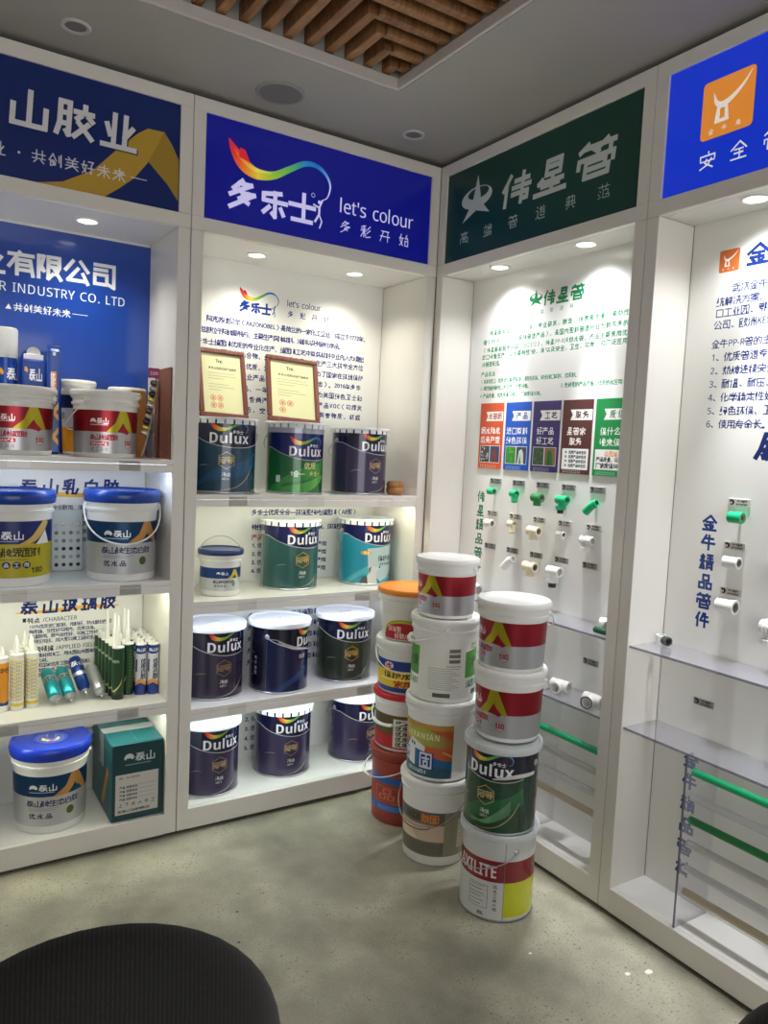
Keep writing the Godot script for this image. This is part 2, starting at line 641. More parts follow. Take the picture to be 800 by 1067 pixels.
func cabinet(called: String, label: String, W: float, D: float, at: Vector3, turn: float, sign_m: Material, panel_m: Material, dl: Array, dlz: float, group: String) -> Node3D:
	var t := thing(called, label, "display cabinet", at, turn, group)
	var body := mat(rgb(232, 229, 222), 0.32)
	var lam := mat(rgb(238, 237, 233), 0.22)
	for x in [0.001 + S / 2, W - 0.001 - S / 2]:
		part(t, "side_panel", bx(Vector3(S - 0.001, SOFFIT - 0.014, D), 0.0012), body, Vector3(x, (SOFFIT + 0.012) / 2, -D / 2))
	part(t, "header_box", bx(Vector3(W - 0.004, 2.6 - SOFFIT, D - 0.022), 0.0), lam, Vector3(W / 2, (SOFFIT + 2.6) / 2, -D / 2 - 0.011))
	part(t, "header_rail", bx(Vector3(W - 0.002, 0.045, 0.022), 0.0012), body, Vector3(W / 2, 2.5775, -0.011))
	part(t, "header_rail", bx(Vector3(W - 0.002, 0.0455, 0.022), 0.0012), body, Vector3(W / 2, SOFFIT + 0.0228, -0.011))
	for x in [0.001 + 0.0215, W - 0.0225]:
		part(t, "header_stile", bx(Vector3(0.043, 0.35, 0.022), 0.0012), body, Vector3(x, 2.38, -0.011))
	part(t, "sign_face", bx(Vector3(W - 0.087, 0.35, 0.012)), sign_m, Vector3(W / 2, 2.38, -0.013))
	part(t, "back_panel", bx(Vector3(W - 2 * S - 0.004, SOFFIT - 0.088, 0.016)), panel_m, Vector3(W / 2, (SOFFIT + 0.088) / 2, -D - 0.008))
	part(t, "base_board", bx(Vector3(W - 2 * S, 0.02, D - 0.02)), lam, Vector3(W / 2, 0.078, -D / 2 - 0.01))
	part(t, "plinth", bx(Vector3(W - 2 * S, 0.076, 0.02), 0.0012), body, Vector3(W / 2, 0.05, -0.01))
	part(t, "toe_strip", bx(Vector3(W - 0.004, 0.012, D - 0.02)), mat(rgb(24, 23, 22), 0.7), Vector3(W / 2, 0.006, -D / 2 - 0.01))
	var glow := StandardMaterial3D.new()
	glow.albedo_color = Color(0.95, 0.95, 0.93)
	glow.emission_enabled = true
	glow.emission = Color(1.0, 0.98, 0.92)
	glow.emission_energy_multiplier = 4.0
	for x in dl:
		var ring := part(t, "downlight", lat([Vector2(0.03, -0.001), Vector2(0.031, -0.004), Vector2(0.036, -0.005), Vector2(0.04, -0.0)], 32), mat(rgb(235, 235, 232), 0.35), Vector3(x, SOFFIT, dlz))
		part(ring, "light_lens", lat([Vector2(0.0, -0.003), Vector2(0.031, -0.003), Vector2(0.031, 0.0)], 28), glow)
		# each lamp throws a tight beam and a wide weak spill
		for q in ([[66.0, SPOT]] if D > 0.2 else [[20.0, BEAM], [68.0, SPILL]]):
			var l := SpotLight3D.new()
			l.name = "downlight_lamp"
			l.light_color = Color(1.0, 0.985, 0.92) if D > 0.2 else Color(0.98, 0.985, 1.0)
			l.light_energy = q[1]
			l.spot_angle = q[0]
			l.spot_angle_attenuation = 1.0
			l.light_size = 0.03
			l.spot_range = 12.0
			l.spot_attenuation = 2.0
			l.shadow_enabled = true
			t.add_child(l, true)
			l.position = Vector3(x, SOFFIT - 0.008, dlz)
			l.rotation.x = -PI / 2
	return t


func shelf(t: Node3D, W: float, D: float, y: float, clips: Array, tone: Color) -> void:
	var lam := mat(rgb(238, 237, 233), 0.22)
	# a board with a deeper front lip that hides the light strip
	var sh := part(t, "shelf", MB.new().box(Vector3(0, 0.0135, 0), Vector3(W - 2 * S, 0.018, D), 0.0012).box(Vector3(0, -0.0095, D / 2 - 0.009), Vector3(W - 2 * S, 0.0262, 0.018), 0.0012).mesh(), lam, Vector3(W / 2, y - 0.0225, -D / 2))
	for x in clips:
		part(sh, "ticket_clip", bx(Vector3(0.072, 0.034, 0.003), 0.001), clear(rgb(228, 220, 212), 0.08), Vector3(x - W / 2, -0.002, D / 2 + 0.0015), "clear plastic ticket clip")
	var g := StandardMaterial3D.new()
	g.albedo_color = Color(0.9, 0.93, 0.97)
	g.emission_enabled = true
	g.emission = tone
	g.emission_energy_multiplier = 3.0
	part(sh, "led_strip", bx(Vector3(W - 2 * S - 0.03, 0.006, 0.014)), g, Vector3(0, 0.001, D / 2 - 0.032), "white light strip under the shelf")
	var l := AreaLight3D.new()
	l.name = "strip_light"
	l.area_size = Vector2(W - 2 * S - 0.03, 0.014)
	l.light_color = tone
	l.light_energy = STRIP
	l.area_range = 6.0
	l.shadow_enabled = true
	t.add_child(l, true)
	l.position = Vector3(W / 2, y - 0.0255, -0.032)
	l.rotation.x = -PI / 2


func cabinets() -> void:
	var W := 1.04
	var t1 := cabinet("shelf_cabinet", "white display cabinet under the gold mountain sign with shelves of glue buckets", W, 0.34, Vector3(-2 * W, 0, 0), 0.0, printed(sign_mountain(), 0.3), printed(panel_glue(), 0.25, 0.0, 0.4), [0.19, 0.733], -0.155, "display cabinets")
	part(t1, "blue_board", bx(Vector3(W - 2 * S, 0.78, 0.004)), printed(board_blue(), 0.28, 0.0, 0.5), Vector3(W / 2, 1.76, -0.338), "blue printed board with white company lettering")
	for a in [[1.366, [0.51, 0.85]], [0.942, [0.50, 0.86]], [0.505, [0.48, 0.86]]]:
		shelf(t1, W, 0.34, a[0], a[1], Color(0.9, 0.95, 1.0) if a[0] > 1.0 else Color(1.0, 1.0, 0.9))
	var t2 := cabinet("shelf_cabinet", "white display cabinet under the rainbow ribbon sign with shelves of paint tins", W, 0.34, Vector3(-W, 0, 0), 0.0, lit(printed(sign_rainbow(), 0.2), 0.8), printed(panel_rainbow(), 0.25, 0.0, 0.4), [0.317, 0.752], -0.18, "display cabinets")
	for a in [[1.247, [0.2, 0.52, 0.84]], [0.858, [0.25, 0.75]], [0.462, [0.22, 0.78]]]:
		shelf(t2, W, 0.34, a[0], a[1], Color(1.0, 1.0, 0.88) if a[0] > 1.0 else (Color(0.93, 0.95, 1.0) if a[0] > 0.6 else Color(0.95, 1.0, 0.97)))
	var WB := 1.06
	var t3 := cabinet("pipe_cabinet", "white display cabinet under the dark green sign with rows of pipe fittings", WB, 0.166, Vector3(0, 0, 0), -PI / 2, printed(sign_green(), 0.3), printed(panel_green(), 0.22, 0.0, 0.4), [0.318, 0.756], -0.07, "display cabinets")
	var t4 := cabinet("pipe_cabinet", "white display cabinet under the bright blue sign with an orange bull badge", WB, 0.166, Vector3(0, 0, WB), -PI / 2, lit(printed(sign_bull(), 0.2), 0.8), printed(panel_bull(), 0.22, 0.0, 0.4), [0.3, 0.74], -0.07, "display cabinets")
	var acr := clear(rgb(205, 205, 225), 0.13)
	var edge := clear(rgb(120, 116, 140), 0.7)
	for t in [t3, t4]:
		for y in [0.87, 0.612]:
			var g := part(t, "acrylic_shelf", bx(Vector3(WB - 2 * S - 0.002, 0.007, 0.155)), acr, Vector3(WB / 2, y - 0.0035, -0.0875), "clear acrylic shelf")
			part(g, "front_edge", bx(Vector3(WB - 2 * S - 0.002, 0.007, 0.002)), edge, Vector3(0, 0, 0.0785))
		for x in ([0.272, 0.69] if t == t3 else [0.272, 0.79]):
			var g := part(t, "acrylic_bracket", bracket([0.475, 0.405, 0.332, 0.262] if t == t3 else [0.545, 0.47, 0.402, 0.33, 0.254, 0.183]), acr, Vector3(x, 0.346, -0.0875), "clear acrylic plate that carries the pipes")
			part(g, "front_edge", bx(Vector3(0.006, 0.515, 0.002)), edge, Vector3(0, 0, 0.0785))


# a plate 6 mm thick, pierced where the rods pass through it
func bracket(ys: Array) -> ArrayMesh:
	var mb := MB.new()
	var hz := [0.0325 - 0.0122, 0.0325 + 0.0122]
	var zs := [-0.0775, hz[0], hz[1], 0.0775]
	var rows := [-0.2575]
	var s: Array = ys.duplicate()
	s.sort()
	for y in s:
		rows.append(y - 0.346 - 0.0122)
		rows.append(y - 0.346 + 0.0122)
	rows.append(0.2575)
	for side in [-0.003, 0.003]:
		for i in rows.size() - 1:
			for j in 3:
				if i % 2 == 1 and j == 1:
					continue
				mb.quad(Vector3(side, rows[i], zs[j]), Vector3(side, rows[i + 1], zs[j]), Vector3(side, rows[i + 1], zs[j + 1]), Vector3(side, rows[i], zs[j + 1]), Vector3(signf(side), 0, 0))
	for e in [[0.2575, 1.0], [-0.2575, -1.0]]:
		mb.quad(Vector3(-0.003, e[0], -0.0775), Vector3(0.003, e[0], -0.0775), Vector3(0.003, e[0], 0.0775), Vector3(-0.003, e[0], 0.0775), Vector3(0, e[1], 0))
	return mb.mesh()


func lit(m: StandardMaterial3D, e: float) -> StandardMaterial3D:
	m.emission_enabled = true
	m.emission = Color.WHITE
	m.emission_operator = BaseMaterial3D.EMISSION_OP_MULTIPLY
	m.emission_texture = m.albedo_texture
	m.emission_energy_multiplier = e * SIGNLIT
	return m


# ---------------------------------------------------------------- printed signs and panels
const NAVY := Color(0.075, 0.11, 0.38)


func sign_mountain() -> Texture2D:
	var cv := CV.new(954, 350, rgb(14, 42, 112)).metres(-2.08 + 0.0435, 2.555, 1000)
	var gold := rgb(196, 160, 62)
	var pts := []
	for p in [[-1.55, 2.2], [-1.45, 2.225], [-1.36, 2.28], [-1.28, 2.37], [-1.22, 2.43], [-1.19, 2.452], [-1.136, 2.454], [-1.11, 2.42], [-1.085, 2.375], [-1.085, 2.24], [-1.12, 2.285], [-1.186, 2.346], [-1.23, 2.285], [-1.28, 2.24], [-1.33, 2.2]]:
		pts.append(Vector2(p[0], p[1]))
	cv.poly(pts, gold)
	cv.poly([Vector2(-1.136, 2.454), Vector2(-1.186, 2.346), Vector2(-1.12, 2.285), Vector2(-1.085, 2.24), Vector2(-1.085, 2.375)], gold.darkened(0.12))
	var w := rgb(232, 232, 238)
	var x := -1.90
	for ch in "泰山胶业":
		tx(cv, ch, x + (0.155 if ch != "泰" else 0.155), 2.472, 0.112, rgb(10, 24, 66), 0.155, 1.0, false, 1.05, 0.06)
		tx(cv, ch, x + 0.152, 2.475, 0.112, w, 0.145, 1.0, false, 1.05, 0.06)
		x += 0.136
	var y := 2.305
	tx(cv, "专业", -1.70, y, 0.042, w, 0.09, 1.15)
	cv.disc(-1.575, 2.283, 0.004, 0.004, w)
	tx(cv, "共创美好未来", -1.54, y, 0.042, w, 0.09, 1.14)
	cv.rect(-1.243, 2.287, -1.19, 2.284, w)
	return cv.tex()


func mountain_mark(cv: CV, x: float, y: float, s: float, c: Color) -> void:
	# round hill badge with a notch
	var f := cv.fy
	cv.disc(x + s * 0.5, y + f * s * 0.62, s * 0.5, s * 0.5, c, PI * (1.0 if f > 0 else 0.0), PI * (2.0 if f > 0 else 1.0))
	cv.poly([Vector2(x, y + f * s * 0.62), Vector2(x + s * 0.28, y + f * s * 0.62), Vector2(x + s * 0.1, y + f * s * 0.78)], c)
	cv.poly([Vector2(x + s * 0.62, y + f * s * 0.62), Vector2(x + s, y + f * s * 0.62), Vector2(x + s * 0.8, y + f * s * 0.76)], c)


func board_blue() -> Texture2D:
	var cv := CV.new(954, 780, rgb(6, 62, 158)).metres(-2.08 + 0.0435, 2.15, 1000)
	var w := rgb(238, 240, 244)
	tx(cv, "业有限公司", -1.66, 2.062, 0.086, w, 0.15, 1.06)
	var e := tx(cv, "R INDUSTRY CO. LTD", -1.597, 1.957, 0.043, w, 0.1, 1.1)
	tx(cv, "共创美好未来", -1.549, 1.884, 0.029, w, 0.11, 1.08)
	cv.poly([Vector2(-1.575, 1.86), Vector2(-1.555, 1.86), Vector2(-1.565, 1.878)], w)
	cv.rect(-1.358, 1.871, -1.305, 1.869, w)
	return cv.tex()


func panel_glue() -> Texture2D:
	var cv := CV.new(954, 2048, rgb(236, 236, 232)).metres(-2.08 + 0.0435, SOFFIT, 989)
	var c := rgb(18, 40, 108)
	var gold := rgb(236, 182, 70)
	var txt := rgb(60, 62, 72)
	# heading behind the middle shelf
	cv.ribbon([Vector3(-1.54, 1.212, 0.004), Vector3(-1.45, 1.218, 0.014), Vector3(-1.3, 1.216, 0.016), Vector3(-1.17, 1.214, 0.004)], [gold, gold])
	tx(cv, "泰山乳白胶", -1.52, 1.276, 0.058, c, 0.14, 1.24, false, 1.0, 0.08)
	for i in 5:
		tx(cv, "优质环保，安全耐用，使用方性好", -1.5, 1.18 - i * 0.03, 0.018, txt, 0.1, 1.0)
	# heading and text behind the lower shelf
	cv.ribbon([Vector3(-1.53, 0.787, 0.004), Vector3(-1.42, 0.789, 0.013), Vector3(-1.28, 0.795, 0.015), Vector3(-1.165, 0.794, 0.004)], [gold, gold])
	tx(cv, "泰山玻璃胶", -1.512, 0.838, 0.056, c, 0.15, 1.24, false, 1.0, 0.08)
	tx(cv, "特点 /CHARACTER", -1.49, 0.768, 0.021, txt, 0.12, 1.06)
	cv.rect(-1.505, 0.767, -1.494, 0.753, rgb(40, 40, 46))
	var body := ["100%优质进口原料，用料好，防水耐热性好", "物质稳，生性好可用方，优质环保。", "高温耐用，耐气候性好，可施工性好能，", "特别应用环，用大型公建工程安全。"]
	for i in body.size():
		tx(cv, body[i], -1.484, 0.742 - i * 0.0185, 0.0155, rgb(52, 64, 104), 0.12, 0.98)
	tx(cv, "应用领域 /APPLIED FIELD", -1.487, 0.660, 0.021, txt, 0.12, 1.06)
	for i in 5:
		tx(cv, ["一般建材装饰工，用水面和木面等用", "各类化材。", "大中型国家优质工面的方便装配，", "有安定性，水工公节的环境。", "各面装饰工艺合成材。"][i], -1.484, 0.634 - i * 0.0185, 0.0155, rgb(52, 64, 104), 0.12, 0.98)
	for i in 4:
		tx(cv, "优质环保，安全耐用，使用方性好", -1.5, 0.36 - i * 0.03, 0.018, txt, 0.1, 1.0)
	return cv.tex()


func rainbow(cv: CV, x: float, y: float, k: float, tail: Color, simple := false) -> void:
	# the ribbon, (x, y) is its upper left tip, k its width
	var f := cv.fy
	var P := []
	for p in [[0.0, 0.0, 0.012], [0.055, 0.09, 0.07], [0.14, 0.185, 0.10], [0.26, 0.235, 0.085], [0.42, 0.215, 0.06], [0.57, 0.13, 0.048], [0.72, 0.045, 0.042], [0.84, 0.035, 0.036], [0.94, 0.085, 0.026], [0.995, 0.18, 0.016], [0.97, 0.29, 0.010], [0.91, 0.33, 0.006]]:
		P.append(Vector3(x + p[0] * k, y + f * p[1] * k * (0.78 if simple else 1.0), p[2] * k * (1.25 if simple else 1.15)))
	cv.ribbon(P, [rgb(205, 40, 62), rgb(222, 50, 50), rgb(236, 120, 40), rgb(232, 205, 60), rgb(150, 196, 60), rgb(96, 178, 96), rgb(40, 140, 190), rgb(30, 110, 200), rgb(90, 150, 220), tail, tail, tail])
	f *= 0.78 if simple else 1.0
	cv.ribbon([Vector3(x + 0.05 * k, y + f * 0.075 * k, 0.01 * k), Vector3(x + 0.13 * k, y + f * 0.15 * k, 0.03 * k), Vector3(x + 0.25 * k, y + f * 0.205 * k, 0.03 * k), Vector3(x + 0.4 * k, y + f * 0.2 * k, 0.012 * k)], [rgb(226, 84, 66), rgb(238, 150, 60), rgb(240, 222, 110), rgb(190, 215, 100)])
	if not simple:
		cv.poly([Vector2(x + 0.1 * k, y + f * 0.05 * k), Vector2(x + 0.15 * k, y + f * 0.06 * k), Vector2(x + 0.2 * k, y + f * 0.16 * k), Vector2(x + 0.09 * k, y + f * 0.13 * k)], rgb(210, 44, 56))
		# the small leaping figure that holds the ribbon's end
		var cx := x + 0.9 * k
		var cy := y + f * 0.33 * k
		cv.disc(cx - 0.01 * k, cy + f * 0.02 * k, 0.018 * k, 0.018 * k, tail)
		cv.line([Vector2(cx + 0.02 * k, cy), Vector2(cx - 0.01 * k, cy + f * 0.07 * k), Vector2(cx - 0.07 * k, cy + f * 0.05 * k)], 0.016 * k, tail)
		cv.line([Vector2(cx - 0.01 * k, cy + f * 0.06 * k), Vector2(cx - 0.01 * k, cy + f * 0.13 * k), Vector2(cx - 0.05 * k, cy + f * 0.2 * k)], 0.022 * k, tail)
		cv.line([Vector2(cx - 0.01 * k, cy + f * 0.13 * k), Vector2(cx + 0.02 * k, cy + f * 0.19 * k), Vector2(cx, cy + f * 0.25 * k)], 0.014 * k, tail)


func sign_rainbow() -> Texture2D:
	var cv := CV.new(954, 350, rgb(16, 22, 128)).metres(-1.04 + 0.0435, 2.555, 1000)
	var w := rgb(214, 210, 255)
	rainbow(cv, -0.911, 2.491, 0.405, w)
	for a in [["多", -0.907, 2.366], ["乐", -0.792, 2.362], ["士", -0.677, 2.37]]:
		tx(cv, a[0], a[1], a[2], 0.108, w, 0.15, 1.0, false, 1.06)
	cv.disc(-0.578, 2.37, 0.008, 0.008, w)
	cv.disc(-0.578, 2.37, 0.006, 0.006, rgb(16, 22, 128))
	tx(cv, "let's colour", -0.468, 2.393, 0.072, w, 0.1, 1.0)
	var x := -0.458
	for ch in "多彩开始":
		tx(cv, ch, x, 2.306, 0.05, w, 0.075)
		x += 0.0895
	return cv.tex()


func star_mark(cv: CV, x: float, y: float, s: float, c: Color, bg: Color) -> void:
	# a spire and two feet ringed by an orbit; y is the bottom
	cv.poly([Vector2(x + 0.0 * s, y), Vector2(x + 0.28 * s, y + 0.34 * s), Vector2(x + 0.72 * s, y + 0.34 * s), Vector2(x + 1.0 * s, y + 0.06 * s), Vector2(x + 0.5 * s, y + 0.2 * s)], c)
	cv.disc(x + 0.5 * s, y + 0.5 * s, 0.56 * s, 0.25 * s, c)
	cv.disc(x + 0.56 * s, y + 0.59 * s, 0.38 * s, 0.13 * s, bg)
	cv.poly([Vector2(x + 0.36 * s, y + 0.42 * s), Vector2(x + 0.52 * s, y + 1.02 * s), Vector2(x + 0.66 * s, y + 0.48 * s), Vector2(x + 0.5 * s, y + 0.4 * s)], c)


func sign_green() -> Texture2D:
	var bg := rgb(20, 68, 58)
	var cv := CV.new(974, 350, bg).metres(0.0435, 2.555, 1000)
	var w := rgb(206, 216, 212)
	star_mark(cv, 0.148, 2.345, 0.165, w, bg)
	for a in [["伟", 0.372], ["星", 0.55], ["管", 0.75]]:
		tx(cv, a[0], a[1], 2.46, 0.118, w, 0.15, 1.0, false, 1.4, 0.12)
	var x := 0.14
	for ch in "高端管道典范":
		tx(cv, ch, x, 2.312, 0.048, w, 0.065, 1.0, false, 1.05)
		x += 0.1425
	return cv.tex()


func sign_bull() -> Texture2D:
	var cv := CV.new(974, 350, rgb(22, 60, 222)).metres(1.06 + 0.0435, 2.555, 1000)
	bull(cv, 1.218, 2.487, 0.156, rgb(244, 152, 62))
	var x := 1.222
	for ch in "安全管道":
		tx(cv, ch, x, 2.302, 0.05, Color.WHITE, 0.085)
		x += 0.094
	return cv.tex()


func bull(cv: CV, x: float, y: float, s: float, c: Color) -> void:
	cv.rect(x + s * 0.08, y, x + s * 0.92, y - s, c)
	cv.rect(x, y - s * 0.08, x + s, y - s * 0.92, c)
	for q in [[0.08, 0.08], [0.92, 0.08], [0.08, 0.92], [0.92, 0.92]]:
		cv.disc(x + s * q[0], y - s * q[1], s * 0.08, s * 0.08, c)
	var w := rgb(252, 244, 236)
	cv.ribbon([Vector3(x + s * 0.93, y - s * 0.06, s * 0.01), Vector3(x + s * 0.78, y - s * 0.25, s * 0.05), Vector3(x + s * 0.58, y - s * 0.4, s * 0.08), Vector3(x + s * 0.4, y - s * 0.46, s * 0.1), Vector3(x + s * 0.28, y - s * 0.4, s * 0.07), Vector3(x + s * 0.22, y - s * 0.22, s * 0.01)], [w, w])
	cv.poly([Vector2(x + s * 0.3, y - s * 0.46), Vector2(x + s * 0.5, y - s * 0.46), Vector2(x + s * 0.54, y - s * 0.76), Vector2(x + s * 0.26, y - s * 0.76)], w)
	cv.poly([Vector2(x + s * 0.36, y - s * 0.52), Vector2(x + s * 0.45, y - s * 0.52), Vector2(x + s * 0.46, y - s * 0.7), Vector2(x + s * 0.36, y - s * 0.7)], c)
	tx(cv, "金", x + s * 0.16, y - s * 0.82, s * 0.1, w, 0.1)
	tx(cv, "牛", x + s * 0.42, y - s * 0.82, s * 0.1, w, 0.1)
	tx(cv, "角", x + s * 0.68, y - s * 0.82, s * 0.1, w, 0.1)


func panel_rainbow() -> Texture2D:
	var cv := CV.new(942, 2048, rgb(240, 240, 236)).metres(-1.04 + 0.0435, SOFFIT, 989)
	var c := rgb(28, 40, 112)
	rainbow(cv, -0.726, 2.062, 0.172, rgb(40, 70, 150))
	for a in [["多", -0.724], ["乐", -0.678], ["士", -0.632]]:
		tx(cv, a[0], a[1], 2.012, 0.045, rgb(24, 56, 140), 0.18, 1.0, false, 1.05)
	tx(cv, "let's colour", -0.517, 2.044, 0.034, c, 0.1, 0.98)
	var x := -0.511
	for ch in "多彩开始":
		tx(cv, ch, x, 1.998, 0.028, c, 0.08)
		x += 0.0565
	var L := [
		[-0.862, "阿克苏诺贝尔（AKZONOBEL）是荷兰的一家化工企业，成立于1772年，"],
		[-0.885, "总部位于阿姆斯特丹，主要生产装饰材料、涂料以及特种化学品。"],
		[-0.90, "多乐士墙面漆优质的专业化生产，墙面漆工艺中原装材料中业先人为调配"],
		[-0.93, "为一种环保型有机化合物，多乐士全系产品，以生产三大环节全方位"],
		[-0.93, "环保，家内空气质量优质，通用了产品标志，成为了国家在环境保护"],
		[-0.93, "方面的环境标志，工业产品优质的环境标志（标志）。2016年多乐"],
		[-0.93, "士墙面漆有两个产品，一年中总部位及产品为为美国绿色卫士和"],
		[-0.93, "美国国家标准应用，各类产品优质放心，全系产品VOC（可挥发"],
		[-0.93, "有机物）的检测合各，空气中不发生有机和有害物质，权威"]]
	for i in L.size():
		var y: float = [1.934, 1.889, 1.844, 1.807, 1.762, 1.719, 1.673, 1.629, 1.587][i]
		var s: String = L[i][1]
		s = s
		var n := 0.0
		for ch in s:
			n += 1.0 if G.has(ch) else 0.58
		var end: float = [-0.115, -0.24, -0.132, -0.13, -0.128, -0.13, -0.127, -0.129, -0.13][i]
		tx(cv, s, L[i][0], y, 0.0245, c, 0.13, (end - L[i][0]) / n / 0.0245, true)
	tx(cv, "多乐士优质全合一环保型绿光墙面漆（A8型）", -0.644, 1.162, 0.026, c, 0.13, 0.98, true)
	tx(cv, "特性：优质全效合一，面面净味，环保性好多优", -0.641, 1.098, 0.024, c, 0.13, 1.0, true)
	tx(cv, "产品", -0.64, 1.056, 0.024, rgb(190, 60, 70), 0.13)
	for i in 4:
		tx(cv, "%d. 优质净味环保，以绿色墙面生产用" % (i + 1), -0.638, 1.02 - i * 0.036, 0.022, c, 0.12, 1.0, true)
	for i in 4:
		tx(cv, "%d. 优质净味环保，有害气味" % (i + 2), -0.644, 0.27 - i * 0.042, 0.024, c, 0.12, 1.05, true)
	for i in 5:
		tx(cv, "多乐士优质全合一环保墙面漆产品", -0.644, 0.72 - i * 0.05, 0.024, c, 0.12, 1.05, true)
	return cv.tex()


func panel_green() -> Texture2D:
	var bg := rgb(240, 241, 237)
	var cv := CV.new(963, 2048, bg).metres(S, SOFFIT, 989)
	var c := rgb(24, 128, 76)
	star_mark(cv, 0.393, 2.008, 0.064, c, bg)
	for a in [["伟", 0.466], ["星", 0.536], ["管", 0.607]]:
		tx(cv, a[0], a[1], 2.06, 0.056, c, 0.15, 1.0, false, 1.1, 0.08)
	var x := 0.402
	for ch in "高端管道典范":
		tx(cv, ch, x, 1.994, 0.018, rgb(110, 160, 130), 0.08)
		x += 0.051
	var P := [
		[0.165, 1.943, "伟星新材成立于1999年，专业研发、制造、销售高质量、高热性优新型及"],
		[0.128, 1.908, "管（PP-R、PE、PVC装饰管道产品），是国内型料管道行业为数不多的上市公司"],
		[0.128, 1.875, "（伟星新材股市代码：002372），伟星PP-R冷热水管，产品主要采用优质进口原"],
		[0.124, 1.848, "进口设备生产，以主要特性“安、净”以及安全、卫生、可靠，可广泛应用于各类建"],
		[0.126, 1.818, "水管道系统。"]]
	for a in P:
		var s: String = a[2]
		s = s
		var n := 0.0
		for ch in s:
			n += 1.0 if G.has(ch) else 0.56
		tx(cv, s, a[0], a[1], 0.0205, c, 0.12, 1.02 if s.length() < 12 else (0.99 - a[0]) / n / 0.0205)
	tx(cv, "产品优点", 0.124, 1.777, 0.02, c, 0.11, 1.15)
	tx(cv, "1. 原料进口，优质进口新型原料，耐热环保，安全接口原料，优质料。", 0.124, 1.746, 0.018, c, 0.11, 0.98)
	tx(cv, "2. 高性能的耐用工艺生产，大型设备。", 0.124, 1.718, 0.018, c, 0.11, 0.98)
	tx(cv, "3. 各种型的产品齐备，优质的水应用", 0.585, 1.711, 0.018, c, 0.11, 0.98)
	tx(cv, "4. 产品质量，优质质量可放心，厂家质保50年。", 0.124, 1.687, 0.018, c, 0.11, 0.98)
	down(cv, "伟星精品管件", 0.145, 1.284, 0.047, 0.0586, rgb(24, 118, 76), 0.14)
	return cv.tex()


func panel_bull() -> Texture2D:
	var cv := CV.new(963, 2048, rgb(240, 240, 234)).metres(1.06 + S, SOFFIT, 989)
	var c := rgb(22, 44, 108)
	bull(cv, 1.198, 2.066, 0.064, rgb(212, 112, 52))
	tx(cv, "金牛管", 1.286, 2.068, 0.06, c, 0.16, 1.1, false, 1.15)
	var L := [[1.247, 1.966, "武汉金牛经济技术有限公司是"], [1.198, 1.93, "统解决方案，公司总部位于"], [1.198, 1.898, "口工业园、鄂州金牛工业园"], [1.196, 1.862, "公司、欧洲KES工业公司有限"]]
	for a in L:
		var s: String = a[2]
		tx(cv, s, a[0], a[1], 0.0265, c, 0.1, 1.03)
	tx(cv, "金牛PP-R管的主要特点", 1.194, 1.807, 0.026, c, 0.1, 1.03)
	var n := ["1、优质管道专用原料", "2、热熔连接安全可用", "3、耐温、耐压，耐用", "4、化学稳定性好", "5、绿色环保，卫生安全", "6、使用寿命长。"]
	for i in n.size():
		tx(cv, n[i], 1.196, 1.768 - i * 0.0395, 0.0265, c, 0.11, 1.03)
	tx(cv, "服务", 1.36, 1.532, 0.075, c, 0.19, 1.1, false, 1.1, 0.3)
	down(cv, "金牛精品管件", 1.212, 1.286, 0.048, 0.0592, rgb(20, 56, 132), 0.15)
	down(cv, "金牛精品管材", 1.214, 0.552, 0.05, 0.069, rgb(20, 56, 132), 0.15)
	return cv.tex()


# ---------------------------------------------------------------- tins and buckets
func facing(p: Vector3, off_deg: float) -> float:
	return atan2(cam_pos.x - p.x, cam_pos.z - p.z) + deg_to_rad(off_deg)


func bail_points(r0: float, r1: float, y: float, drop: float, a0: float, a1: float, lift := 0.0) -> Array:
	# a wire that hugs the wall of a bucket from one ear to the other
	var pts := []
	for i in 25:
		var f := i / 24.0
		var a := a0 + (a1 - a0) * f
		var s := sin(PI * f)
		var r := lerpf(r0, r1, s) + lift * s
		pts.append(Vector3(sin(a) * r, y - drop * pow(s, 0.8), cos(a) * r))
	return pts


